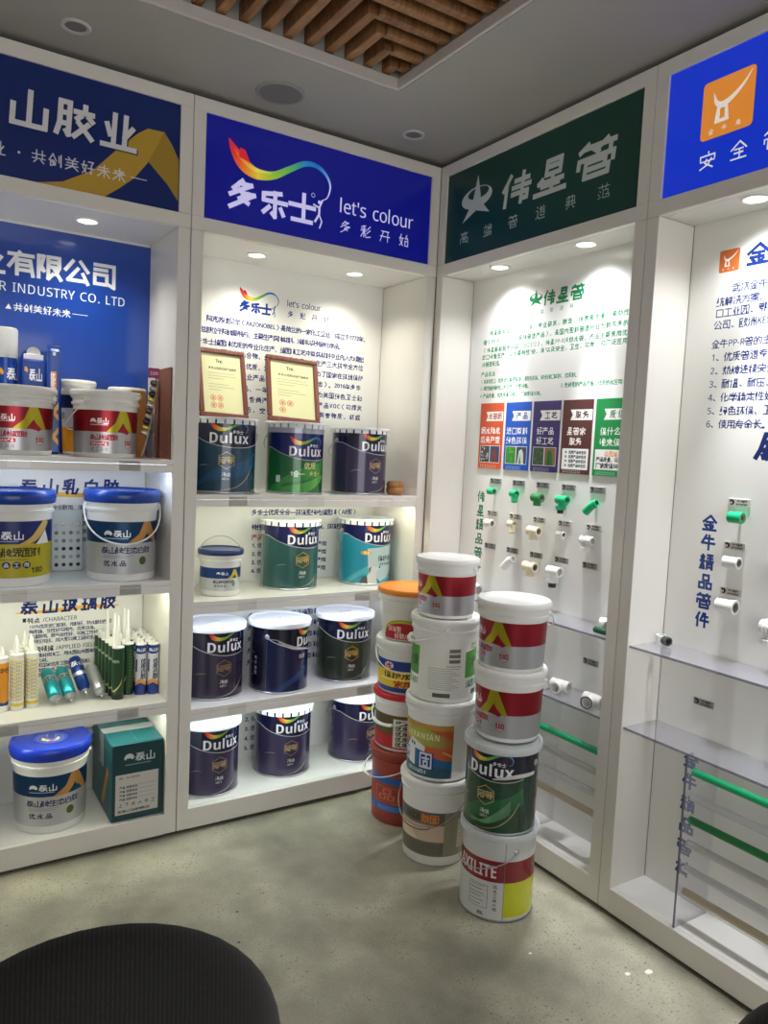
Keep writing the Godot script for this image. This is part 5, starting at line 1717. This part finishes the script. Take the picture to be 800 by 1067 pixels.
	# long pipes on the acrylic plates
	var steel := mat(rgb(206, 206, 204), 0.28, 0.25)
	var beige := mat(rgb(196, 184, 160), 0.4)
	var frost := mat(rgb(214, 216, 218), 0.25)
	var rods := [
		[0.475, 0.15, 1.0, green, "bright green pipe rod, topmost under the green sign"],
		[0.405, 0.15, 1.0, steel, "thin grey pipe rod, second down under the green sign"],
		[0.332, 0.15, 1.0, frost, "pale pipe rod, third down under the green sign"],
		[0.262, 0.15, 1.0, beige, "beige pipe rod, lowest under the green sign"],
		[0.545, 1.325, 1.96, green, "bright green pipe rod, topmost under the bull sign"],
		[0.47, 1.325, 1.96, frost, "clear white pipe rod between the two green rods"],
		[0.402, 1.325, 1.96, deep, "darker green pipe rod, third down under the bull sign"],
		[0.33, 1.325, 1.96, steel, "grey pipe rod, fourth down under the bull sign"],
		[0.254, 1.325, 1.96, frost, "pale grey pipe rod, fifth down under the bull sign"],
		[0.183, 1.325, 1.96, beige, "beige pipe rod, lowest under the bull sign"]]
	for a in rods:
		var t := thing("pipe_rod", a[4], "pipe", Vector3(0.055, a[0], a[1]), 0.0, "pipe rods on the acrylic plates")
		part(t, "tube", MB.new().pipe(Vector3.ZERO, Vector3(0, 0, a[2] - a[1]), 0.0115, 0.009).mesh(), a[3])
	cards()


func fitting(kind: String, m: Material, at: Vector3, s: float, label: String) -> void:
	var t := thing("pipe_fitting", label, "pipe fitting", at, -PI / 2, "pipe fittings on the back panels")
	var bore := mat(rgb(150, 140, 124), 0.6)
	var k := 0.0158 * s
	var ri := k * 0.68
	var z := 0.008 + k
	var body := MB.new()
	var L := (0.02 if kind == "coupling" else 0.0245) * s
	var a := Vector3(-L, 0, z)
	var b := Vector3(L, 0, z)
	if kind == "coupling" or kind == "tee" or kind == "valve" or kind == "union":
		body.pipe(a, b, k, ri)
	if kind == "elbow":
		body.pipe(Vector3(-L * 0.6, 0.002, z), Vector3(L * 0.8, 0.002, z), k, ri)
		body.pipe(Vector3(0.004, -0.002, z), Vector3(0.012, -0.034 * s, z + 0.004), k * 0.9, ri)
	if kind == "bend":
		body.pipe(Vector3(-0.004, 0.002, z), Vector3(L, 0.014 * s, z), k, ri)
		body.pipe(Vector3(0.004, 0.006, z), Vector3(-0.03 * s, -0.03 * s, z + 0.004), k * 1.08, ri)
		body.lathe([Vector2(0, -k), Vector2(k * 0.7, -k * 0.7), Vector2(k, 0), Vector2(k * 0.7, k * 0.7), Vector2(0, k)], 16, Vector3(0, 0.004, z))
	if kind == "tee" or kind == "valve" or kind == "union":
		body.pipe(Vector3(0, -k * 0.5, z), Vector3(0, -k - 0.014 * s, z), k * 0.95, ri)
	if kind == "valve" or kind == "union":
		body.lathe([Vector2(k * 0.9, 0), Vector2(k * 1.2, 0.001), Vector2(k * 1.2, 0.014), Vector2(k * 0.9, 0.015)], 8, Vector3(-0.006, -k - 0.02 * s, z))
	part(t, "body", body.mesh(), m)
	part(t, "peg", MB.new().lathe([Vector2(0.004, 0.0), Vector2(0.004, 0.01), Vector2(0, 0.01)], 10, Vector3.ZERO, Basis(Vector3(1, 0, 0), Vector3(0, 0, 1), Vector3(0, -1, 0))).mesh(), m)
	if kind == "valve":
		part(t, "thread", MB.new().lathe([Vector2(0, -0.012 * s), Vector2(k * 0.72, -0.012 * s), Vector2(k * 0.78, 0.0), Vector2(k * 0.78, 0.006)], 16, Vector3(-0.006, -k - 0.022 * s, z)).mesh(), mat(rgb(60, 62, 60), 0.35, 0.6), Vector3.ZERO, "dark metal thread")
	if kind == "union":
		for i in 3:
			part(t, "rib", MB.new().lathe([Vector2(k, 0), Vector2(k * 1.16, 0.001), Vector2(k * 1.16, 0.004), Vector2(k, 0.005)], 20, Vector3(-L * 0.7 + i * 0.011, 0, z), Basis(Vector3(0, 1, 0), Vector3(1, 0, 0), Vector3(0, 0, -1))).mesh(), m)
	if kind == "coupling" or kind == "tee":
		part(t, "bore_sleeve", MB.new().pipe(Vector3(L * 0.3, 0, z), Vector3(L * 0.96, 0, z), ri * 0.995, ri * 0.8).mesh(), bore, Vector3.ZERO, "brownish inner sleeve")


func loose(label: String, m: Material, at: Vector3, turn: float, r: float, kind: String) -> void:
	var t := thing("loose_fitting", label, "pipe fitting", at + Vector3(0, 0.0008, 0), turn, "loose fittings on the acrylic shelves")
	var b := MB.new()
	if kind == "cup":
		b.pipe(Vector3(0, 0.0, 0), Vector3(0, 0.03, 0), r, r * 0.7)
		part(t, "body", b.mesh(), m)
		part(t, "dark_end", MB.new().pipe(Vector3(-0.004, r, 0.006), Vector3(-0.03, r, 0.016), r * 0.9, r * 0.6).mesh(), mat(rgb(70, 78, 76), 0.4))
		return
	b.pipe(Vector3(0, r, -0.035), Vector3(0, r, 0.035), r, r * 0.7)
	b.pipe(Vector3(-r * 0.3, r, 0), Vector3(-r - 0.022, r, 0.004), r * 0.95, r * 0.66)
	if kind == "elbow":
		b.lathe([Vector2(r, r * 0.0), Vector2(r * 0.9, r * 0.6), Vector2(r * 0.5, r * 0.95), Vector2(0, r * 1.05)], 24, Vector3(0, r * 1.2, 0.01))
	part(t, "body", b.mesh(), m)
	if kind == "ring":
		part(t, "ring", MB.new().pipe(Vector3(-r - 0.022, r, 0.004), Vector3(-r - 0.026, r, 0.005), r * 1.0, r * 0.85).mesh(), mat(rgb(60, 62, 62), 0.4), Vector3.ZERO, "dark rubber ring")


func cards() -> void:
	var spec := [
		[0.1405, rgb(210, 84, 42), "水管漏", "漏水隐患\n后果严重", "orange leaflet card about leaks, first of five in the row"],
		[0.2985, rgb(30, 84, 180), "产品", "进口原料\n绿色环保", "blue leaflet card with two small pictures, second of five in the row"],
		[0.4545, rgb(58, 42, 108), "工艺", "好产品\n好工艺", "purple leaflet card with green pictures, third of five in the row"],
		[0.6095, rgb(86, 46, 46), "服务", "星管家\n服务", "dark brown leaflet card with a white list, fourth of five in the row"],
		[0.766, rgb(22, 138, 72), "质保", "保什么\n谁来保", "green leaflet card half hidden by the post, fifth of five in the row"]]
	for i in 5:
		var a: Array = spec[i]
		var bg: Color = a[1]
		var cv := CV.new(284, 532, bg)
		var w := rgb(240, 240, 236)
		cv.poly([Vector2(74, 70), Vector2(284, 70), Vector2(284, 146), Vector2(74, 146), Vector2(96, 108)], w)
		var head: String = a[2]
		tx(cv, head, 126 if i else 104, 80, 54 if i else 52, bg.darkened(0.2), 0.13, 1.3 if i else 1.05)
		var ln: PackedStringArray = a[3].split("\n")
		for j in 2:
			var n: int = ln[j].length()
			tx(cv, ln[j], 142 - n * 31, 196 + j * 74, 56, w, 0.12, 1.1)
		if i < 3:
			cv.rect(20, 346, 264, 486, w)
			var pa: Array = [[rgb(60, 66, 66), rgb(190, 196, 200), rgb(120, 60, 52), rgb(40, 74, 110)], [rgb(60, 140, 50), rgb(90, 170, 60), rgb(200, 206, 206), rgb(60, 70, 76)], [rgb(50, 92, 60), rgb(120, 92, 80), rgb(40, 120, 60), rgb(150, 110, 80)]][i]
			cv.rect(24, 350, 138, 482, pa[0])
			cv.rect(146, 350, 260, 482, pa[3])
			var r := RandomNumberGenerator.new()
			r.seed = 40 + i
			for q in 26:
				var x := 30 + r.randi() % 90
				var y := 356 + r.randi() % 110
				cv.disc(x, y, 5 + r.randi() % 8, 4 + r.randi() % 8, pa[r.randi() % 2])
			cv.poly([Vector2(160, 482), Vector2(176, 380), Vector2(206, 366), Vector2(226, 400), Vector2(232, 482)], pa[2])
			cv.poly([Vector2(176, 482), Vector2(190, 410), Vector2(204, 482)], pa[0])
		else:
			cv.rect(16, 350, 268, 500 if i == 3 else 490, w)
			for j in 4:
				if i == 3:
					cv.disc(54, 376 + j * 32, 9, 9, rgb(80, 130, 110))
					tx(cv, "优质产品安全环", 80, 364 + j * 32, 24, rgb(30, 50, 60), 0.15, 1.0)
			if i == 4:
				tx(cv, "公司保", 100, 362, 36, rgb(226, 140, 60), 0.15)
				tx(cv, "产品质量，公司", 30, 402, 32, rgb(30, 34, 40), 0.15, 1.0)
				tx(cv, "厂家质保50年", 30, 442, 38, rgb(30, 34, 40), 0.15, 1.0, true)
		for j in 2:
			tx(cv, "优质产品绿色环保工艺", 30, 502 + j * 14, 11, w, 0.1, 1.9 if i == 0 else 1.6)
		solo("leaflet_card", a[4], "card", bx(Vector3(0.142, 0.266, 0.003)), printed(cv.tex(), 0.3), Vector3(0.164, 1.5135, a[0] + 0.071), -PI / 2, "leaflet cards on the pipe panel")


# ---------------------------------------------------------------- chairs in the foreground
func chairs() -> void:
	var im := Image.create(256, 256, false, Image.FORMAT_RGB8)
	var nz := FastNoiseLite.new()
	nz.seed = 4
	nz.frequency = 0.2
	for y in 256:
		for x in 256:
			var rib := 0.5 + 0.5 * sin(x * TAU / 8.0)
			var f := 0.035 + 0.12 * rib * (0.1 + 1.3 * (nz.get_noise_2d(x * 2.0, y * 0.35) * 0.5 + 0.5))
			im.set_pixel(x, y, Color(f * 1.04, f, f * 0.95))
	var m := printed(ImageTexture.create_from_image(im), 0.85)
	m.rim_enabled = true
	m.rim = 0.25
	var legm := mat(rgb(30, 29, 28), 0.4, 0.5)
	for a in [[Vector3(-1.662, 0.0, 1.635), 0.533, "round black ribbed armchair back at the bottom left"], [Vector3(-0.755, 0.0, 2.24), 0.475, "round black ribbed armchair whose edge shows at the bottom right"]]:
		var at: Vector3 = a[0]
		var t := thing("armchair", a[2], "chair", at, facing(at, 0), "black round back chairs")
		var R := 0.256
		var mb := MB.new()
		var n := 14
		var k := 48
		for side in [1.0, -1.0]:
			for i in n:
				for j in k:
					var q := []
					var nq := []
					var uq := []
					for c in [[i, j], [i + 1, j], [i + 1, j + 1], [i, j + 1]]:
						var f: float = float(c[0]) / n
						var s := sin(f * PI / 2)
						var th: float = TAU * c[1] / k
						var x: float = R * s * cos(th)
						var y: float = R * s * sin(th)
						var dz := 0.035 * cos(f * PI / 2)
						q.append(Vector3(x, a[1] + y, side * dz - 0.55 * x * x))
						nq.append(Vector3(cos(th) * s * 0.6 + 0.5 * x, sin(th) * s * 0.6, side * maxf(0.05, cos(f * PI / 2))).normalized())
						uq.append(Vector2(x * 5.2, y * 5.2))
					mb.tri(q[0], q[1], q[2], nq[0], nq[1], nq[2], uq[0], uq[1], uq[2])
					mb.tri(q[0], q[2], q[3], nq[0], nq[2], nq[3], uq[0], uq[2], uq[3])
		part(t, "backrest", mb.mesh(), m)
		part(t, "seat", MB.new().lathe([Vector2(0, 0.36), Vector2(0.2, 0.36), Vector2(0.235, 0.375), Vector2(0.24, 0.41), Vector2(0.22, 0.44), Vector2(0.1, 0.45), Vector2(0, 0.452)], 40, Vector3(0, 0, -0.26)).mesh(), m)
		part(t, "back_bracket", bx(Vector3(0.08, 0.02, 0.14), 0.003, Vector3(0, 0.36, -0.07)), legm)
		for q in [[-1, -1], [1, -1], [1, 1], [-1, 1]]:
			part(t, "leg", MB.new().tube([Vector3(q[0] * 0.14, 0.365, -0.26 + q[1] * 0.14), Vector3(q[0] * 0.2, 0.0, -0.26 + q[1] * 0.2)], 0.011, 10).mesh(), legm)


# strokes of the written characters on a ten by ten grid; ^x:abcd sets character x into the box from (a, b) to (c, d)
const G := {
	"亻": "7014 4349", "氵": "2142 1333 1945", "冫": "2142 1945", "木": "0393 5059 5308 5398", "禾": "8021 0494 5159 5409 5499", "米": "2133 8163 0494 5059 5409 5499", "讠": "2132 04343746",
	"扌": "0393 505938 0773", "土": "1484 5059 0999", "口": "1191991911", "日": "1090991910 1494", "月": "202609 20909978 2393 2696", "女": "402589 736719 0393", "王": "1191 1595 0999 5159",
	"艹": "0595 3039 7069", "⺮": "2005 1353 3359 7055 6393 8389", "辶": "1021 032327 0927 27399999", "钅": "4005 1363 1565 3539 3968", "火": "515409 5499 1426 8466", "阝": "1019 1070447615",
	"纟": "60337315 1575 0989", "忄": "4049 1215 7174", "石": "0191 4107 3585893935", "力": "02928868 502609", "又": "118109 2199", "大": "0393 505409 5499", "人": "505309 5399", "刂": "2126 707968",
	"攵": "3004 1292 7309 2499", "广": "5051 0191 011609", "贝": "16108086 4347 4709 5799", "页": "0090 5022 17228287 5356 5609 6699", "隹": "3005 2229 6072 2292 5259 2494 2696 2999",
	"斤": "8120 201609 2494 6469", "立": "5052 0292 2437 7468 0999", "交": "5051 0292 3314 7394 7509 2599", "心": "0317 31388885 5053 8295", "彳": "6013 7326 4549", "亍": "1181 0494 646948",
	"山": "5059 14199994", "泰": "1181 1383 0595 4108 5599 5659 2738 8767 2948", "胶": "^月:0039 ^交:4099", "业": "3039 6069 1326 8366 0999", "共": "0393 3036 7076 0696 3719 6789",
	"仓": "5005 5095 25656846 25298886", "创": "^仓:0059 ^刂:6099", "美": "2031 7061 0292 1484 5256 0696 5609 5699", "子": "1080 8053 535938 0595", "好": "^女:0049 ^子:4099",
	"未": "1282 0494 5059 5409 5499", "来": "1282 2334 8363 0494 5059 5409 5499", "有": "0191 4006 39338399 3585 3787", "艮": "10808414 1282 101947 4499 8467", "限": "^阝:0039 ^艮:3099",
	"公": "3004 6094 5318 1888 7599", "司": "10909978 1262 1464681814", "多": "4013 317105 3344 6436 548409 4667", "乐": "7112 121494 515948 3618 7688", "士": "0494 5059 1989",
	"采": "8011 1223 5143 8263 0494 5059 5409 5499", "彡": "8013 8306 9809", "彩": "^采:0059 ^彡:5099", "开": "1181 0595 311609 7179", "台": "501373 6284 1585891915", "始": "^女:0049 ^台:5099",
	"韦": "1282 0494 06868868 5059", "伟": "^亻:0039 ^韦:3099", "星": "^日:2074 2516 1686 2777 0999 5559", "管": "^⺮:0093 06049496 2529 25757727 27878929",
	"高": "5051 0191 2272742422 0905959978 3666683836", "耑": "5053 11139391 0494 09069699 3639 6669", "端": "^立:0049 ^耑:4099", "首": "2031 7061 0292 5223 2484892924 2686", "道": "^辶:0099 ^首:3097",
	"典": "16118186 3036 6066 1484 0696 3719 6789", "范": "^艹:0093 1425 0617 0928 44848767 44499997", "金": "5004 5094 2474 1676 5459 2738 7768 0999", "牛": "3005 2282 0595 5059",
	"角": "4013 4171 7153 232609 23838978 2585 2787 5359", "安": "5051 04029294 443689 745709 0595", "全": "5004 5094 2474 2676 0999 5459", "青": "1080 1282 0494 5054 1915858968 1686 1888",
	"精": "^米:0039 ^青:4099", "品": "^口:2074 ^口:0549 ^口:5599", "件": "^亻:0039 ^牛:3099", "才": "0292 606948 6318", "材": "^木:0049 ^才:4099", "服": "^月:0039 4149 41818364 458549 5599",
	"孚": "8011 1223 5142 8263 1474 7455 555948 0696", "乳": "^孚:0059 60698996", "白": "5032 1282891912 1585", "皮": "021509 02828364 5056 257509 3599", "玻": "^王:0039 ^皮:4099",
	"离": "5051 0191 3254 6234 22258582 09069699 5548 4878", "璃": "^王:0039 ^离:4099", "可": "0191 819868 1454571714", "阿": "^阝:0039 ^可:3099", "克": "0191 5053 2373752523 351809 65699997",
	"办": "^力:1089 0416 9497", "苏": "^艹:0093 ^办:0399", "若": "^艹:0093 0494 5309 3686893936", "诺": "^讠:0039 ^若:3099", "尔": "3004 2292 9283 525948 3518 7698",
	"是": "^日:2074 0595 5558 5787 3619 2799", "何": "^亻:0039 ^可:3099", "荷": "^艹:0093 ^何:0399", "兰": "2031 7061 0393 2676 0999", "勺": "3005 22929868 4456", "的": "^白:0049 ^勺:4099", "一": "0595",
	"家": "5051 04029294 2474 5417 355949 5619 7466 6598", "化": "^亻:0039 8345 50599896", "工": "1191 5159 0999", "企": "5004 5094 5459 5686 3639 0999",
	"成": "0292 021609 05454828 50799996 8559 7081", "于": "1181 0494 515948", "年": "3004 2292 2585 2527 0797 5259", "总": "2031 7061 2272752522 ^心:0699",
	"咅": "5051 0191 2234 7254 0494 2676792926", "部": "^咅:0059 ^阝:6099", "位": "^亻:0039 ^立:3099", "母": "211787 21827948 0494 4253 4657", "姆": "^女:0039 ^母:4099",
	"其": "0191 2027 7077 2373 2575 0797 3819 6889", "斯": "^其:0059 ^斤:5099", "寺": "2171 5053 0393 0595 757958 2637", "特": "^牛:0049 ^寺:4099", "丹": "211609 21818978 0595 4344",
	"主": "5051 1282 1585 0999 5259", "要": "0090 1282851512 3035 6065 0696 451789 7609", "生": "2004 1292 1585 0999 5059", "产": "5051 0191 3143 7153 0494 041609",
	"装": "3034 1122 0433 4191 6064 5484 0696 5609 3639 6699 8567", "饣": "3003 226253 333957", "布": "0292 4006 28248488 5259", "饰": "^饣:0039 ^布:4099", "斗": "2132 1423 0696 7079",
	"料": "^米:0049 ^斗:5099", "余": "5004 5094 2474 0696 545948 3618 7688", "涂": "^氵:0039 ^余:3099", "以": "1117 1746 4153 8166 6639 7699", "及": "1071 7154 5484 8409 2107 2599",
	"中": "1282861612 5059", "种": "^禾:0049 ^中:4099", "学": "1122 4042 8062 05039395 2474 7456 565948 0797", "啬": "5053 1181 0393 0905959909 3676783836", "墙": "^土:0039 ^啬:4099",
	"面": "0090 5022 0292990902 3239 6269 3464 3666", "桼": "1181 5055 5115 5185 5408 5498 5659 2737 8767", "漆": "^氵:0039 ^桼:4099", "先": "3004 1282 0595 5055 351609 65698997",
	"为": "2132 0393 93988868 502509 4657", "周": "101609 10909978 2272 5054 2474 3666683836", "调": "^讠:0039 ^周:3099", "三": "1181 2575 0999", "不": "0191 5108 5259 5598", "环": "^王:0039 ^不:4099",
	"节": "^艹:0093 04848767 4449", "方": "5051 0292 34848868 4309", "了": "1080 8053 535938", "国": "0090990900 2272 2575 5258 2878 6667", "竟": "5051 1181 0393 2474762624 361809 66699997",
	"境": "^土:0039 ^竟:4099", "呆": "2171742421 0696 5459 5609 5699", "保": "^亻:0039 ^呆:3099", "户": "5051 12828515 121709", "护": "^扌:0039 ^户:4099", "示": "1181 0494 545948 3618 7688",
	"标": "^木:0049 ^示:4099", "志": "0292 5054 1484 ^心:0599", "录": "11717414 0595 555948 2637 8667", "绿": "^纟:0039 ^录:4099", "色": "4003 316143 13838616 13199997 4346", "卫": "10806755 4049 0999",
	"发": "2013 1383 5009 4575 7509 4599 7182", "害": "5051 04029294 2373 2474 0595 5256 2777792927", "勿": "2004 12929868 5217 7239", "物": "^牛:0049 ^勿:4099",
	"质": "8011 111609 1393 5054 36357576 5557 5739 6889", "权": "^木:0049 ^又:4099", "内": "0902929978 5053 5326 5376", "空": "5051 04029294 3314 6384 2575 5559 0999",
	"气": "3004 2191 2474 15759997", "几": "211609 21717999", "机": "^木:0049 ^几:4099", "合": "5004 5094 2474 2676792926", "两": "0090 0902929978 3037 6067 3426 6456", "个": "5005 5095 5359",
	"佥": "5004 5094 2474 2537 4557 8567 0999", "检": "^木:0039 ^佥:4099", "测": "^氵:0029 ^贝:2069 ^刂:6099", "亲": "5051 1181 3243 7253 0494 0696 4459 3619 6689", "新": "^亲:0059 ^斤:5099",
	"专": "1181 0393 501585 8557 4568", "研": "^石:0049 ^开:4099", "告": "2003 1282 0595 5055 2676792926", "造": "^辶:0099 ^告:3097", "肖": "5053 1123 8163 1914848978 1585 1787",
	"销": "^钅:0039 ^肖:4099", "量": "^日:2073 0494 2575772725 2676 0999 5459", "型": "0060 0363 2025 4045 7044 9095 5458 1686 0999", "行": "^彳:0039 ^亍:3099", "数": "^米:0045 ^女:0549 ^攵:5099",
	"上": "5059 5484 0999", "市": "5051 0292 28248488 5259", "殳": "302504 306084 158509 2599", "股": "^月:0039 ^殳:4099", "代": "^亻:0039 3594 50689997 7081", "马": "1080 8074 2025 25959868 0767",
	"码": "^石:0049 ^马:4099", "令": "5004 5094 4445 257547 3668", "冷": "^冫:0039 ^令:3099", "九": "0373 401609 73799997", "热": "^扌:0046 ^九:5096 1709 3739 5769 8799", "水": "505948 133309 8255 4499",
	"用": "111609 11919978 1393 1696 5159", "尤": "0292 401609 52599997 7182", "优": "^亻:0039 ^尤:3099", "井": "1282 0595 302609 7079", "进": "^辶:0099 ^井:3097",
	"原": "0191 011609 5142 2373762623 565948 3728 6788", "设": "^讠:0039 ^殳:3099", "备": "3003 217104 2494 2585892925 5559 2787", "泛": "^氵:0039 9041 5162 4494 9447 3799",
	"应": "5051 0191 011609 3346 5356 8367 2999", "各": "3003 217104 2494 2676792926", "类": "2032 8062 0393 5055 5305 5395 0696 5609 5699", "聿": "1171 0393 7174 1575 0787 5059",
	"建": "^聿:3098 013104 0434 3409 1699", "武": "1151 0393 1518 3538 3656 0858 50799996 7081", "汉": "^氵:0039 ^又:3099", "圣": "117104 2184 1676 5659 0999", "经": "^纟:0039 ^圣:4099",
	"充": "5051 0191 412474 6385 351709 65698997", "统": "^纟:0039 ^充:4099", "解": "^角:0049 51918472 6144 ^牛:4499", "夬": "117175 0595 502709 5599", "决": "^冫:0039 ^夬:3099",
	"案": "^安:0095 0696 5559 5609 5699", "园": "0090990900 3161 2373 442718 63687877", "咢": "^口:0043 ^口:5093 0494 3526 2686 8668", "鄂": "^咢:0059 ^阝:6099", "州": "201609 5059 9099 0416 3344 6375",
	"区": "90000999 7227 2377", "欠": "3005 219173 535609 5699", "欧": "^区:0049 ^欠:5099", "洲": "^氵:0039 ^州:3099", "容": "5051 04029294 3325 6385 5407 5497 3767793937", "熔": "^火:0039 ^容:4099",
	"车": "1282 4025 2585 0797 5059", "连": "^辶:0099 ^车:3097", "妾": "5051 1181 3243 7253 0494 451789 7609 0696", "接": "^扌:0039 ^妾:4099", "而": "0090 5022 09039399 3339 6369",
	"寸": "0292 606948 2345", "耐": "^而:0059 ^寸:5099", "温": "^氵:0039 ^日:4084 49458589 5559 7579 3999", "压": "0191 011609 2585 5358 2999 7687", "急": "3003 216143 13838616 1484 ^心:0699",
	"稳": "^禾:0039 ^急:4099", "隐": "^阝:0039 ^急:4099", "定": "5051 04029294 2373 5358 5686 3509 2799", "性": "^忄:0029 ^生:3099", "吏": "0191 1383861613 5057 5709 2699", "使": "^亻:0039 ^吏:3099",
	"寿": "1282 0494 401609 1686 767958 3647", "命": "5004 5094 3464 1545481815 5559 55858878", "长": "3029 2947 0494 7043 4599", "艺": "^艹:0093 147407 0799 9996",
	"务": "3003 217104 2484 2585 858868 5509", "十": "0494 5059", "什": "^亻:0039 ^十:3099", "么": "5004 7118 1888 7599", "厂": "0191 011609", "片": "101609 6064 1494 1676 7679",
	"卑": "5041 1282851512 5255 4527 0797 6769", "牌": "^片:0039 ^卑:4099", "态": "^大:0095 4546 ^心:0699", "界": "1080841410 1282 5054 4509 5499 3739 6669", "齐": "5051 0191 2164 7115 3539 6569",
	"剂": "^齐:0059 ^刂:6099", "点": "5053 5282 2373762623 1709 3739 5769 8799", "领": "^令:0049 ^页:5099", "或": "0292 1444471714 0848 50799996 8459 7081", "域": "^土:0039 ^或:3099",
	"尊": "2030 7060 0191 1383851513 4344 6364 0696 667958 2738", "冠": "03019193 1454 0656 261809 46498887 6395 757958", "固": "0090990900 2373 5155 3565683835",
	"西": "0191 0393990903 3136 616787", "后": "8011 111609 1393 3686893936", "果": "2171742421 0595 5059 5509 5599", "严": "0191 3033 6063 1224 8274 0595 051709",
	"重": "8011 0292 1383861613 2777 0999 5059", "谁": "^讠:0039 ^隹:3099", "争": "3004 205143 1373 7377 0595 1777 505948", "净": "^冫:0039 ^争:3099", "味": "^口:0139 ^未:3099",
	"威": "0292 021609 1444 ^女:1549 50799997 8459 7081", "光": "5054 1123 8163 0494 351609 65699997", "：": "4344 4748", "效": "^交:0059 ^攵:5099", "制": "1013 0262 0464 3039 09065659 ^刂:6099",
	"售": "^隹:1095 2676792926", "靠": "3002 1282 0393 5053 2474762624 3639 6669 0737 6797", "系": "8021 50236315 1585 565948 3718 6788", "放": "^方:0059 ^攵:5099", "济": "^氵:0039 ^齐:3099",
	"技": "^扌:0039 4292 7074 459549 5599", "术": "0393 5059 5308 5398 7182", "名": "4004 317105 3445 3686893936", "下": "0191 5159 5375", "章": "5051 1181 3243 7253 0494 2575772725 2676 0898 5759",
	"漏": "^氵:0039 30908333 302629 49449499 6469", "患": "2171732321 1464661614 5056 ^心:0699", "和": "^禾:0049 ^口:5299", "在": "0292 5006 2529 4585 6369 3999", "准": "^冫:0039 ^隹:3099",
	"通": "^辶:0099 ^用:3098", "程": "^禾:0039 ^口:5094 ^王:4499", "般": "^月:0039 ^殳:4099", "等": "^⺮:0093 ^寺:0399", "便": "^亻:0039 ^吏:3099", "配": "0151 ^口:0249 2126 51919454 54599996",
	"挥": "^扌:0039 ^车:4199 43409093", "能": "2003 0343 ^月:0449 50549493 9162 55599997 9667", "别": "^口:0053 ^力:0459 ^刂:6099", "利": "^禾:0059 ^刂:6099", "施": "^方:0049 6043 5292 45957466 54599997",
	"候": "^亻:0029 3238 5181 4393 4696 6649 6699", "防": "^阝:0039 ^方:3099", "，": "1729", "、": "1738", "。": "0828290908", "（": "60343569", "）": "30646539",
}
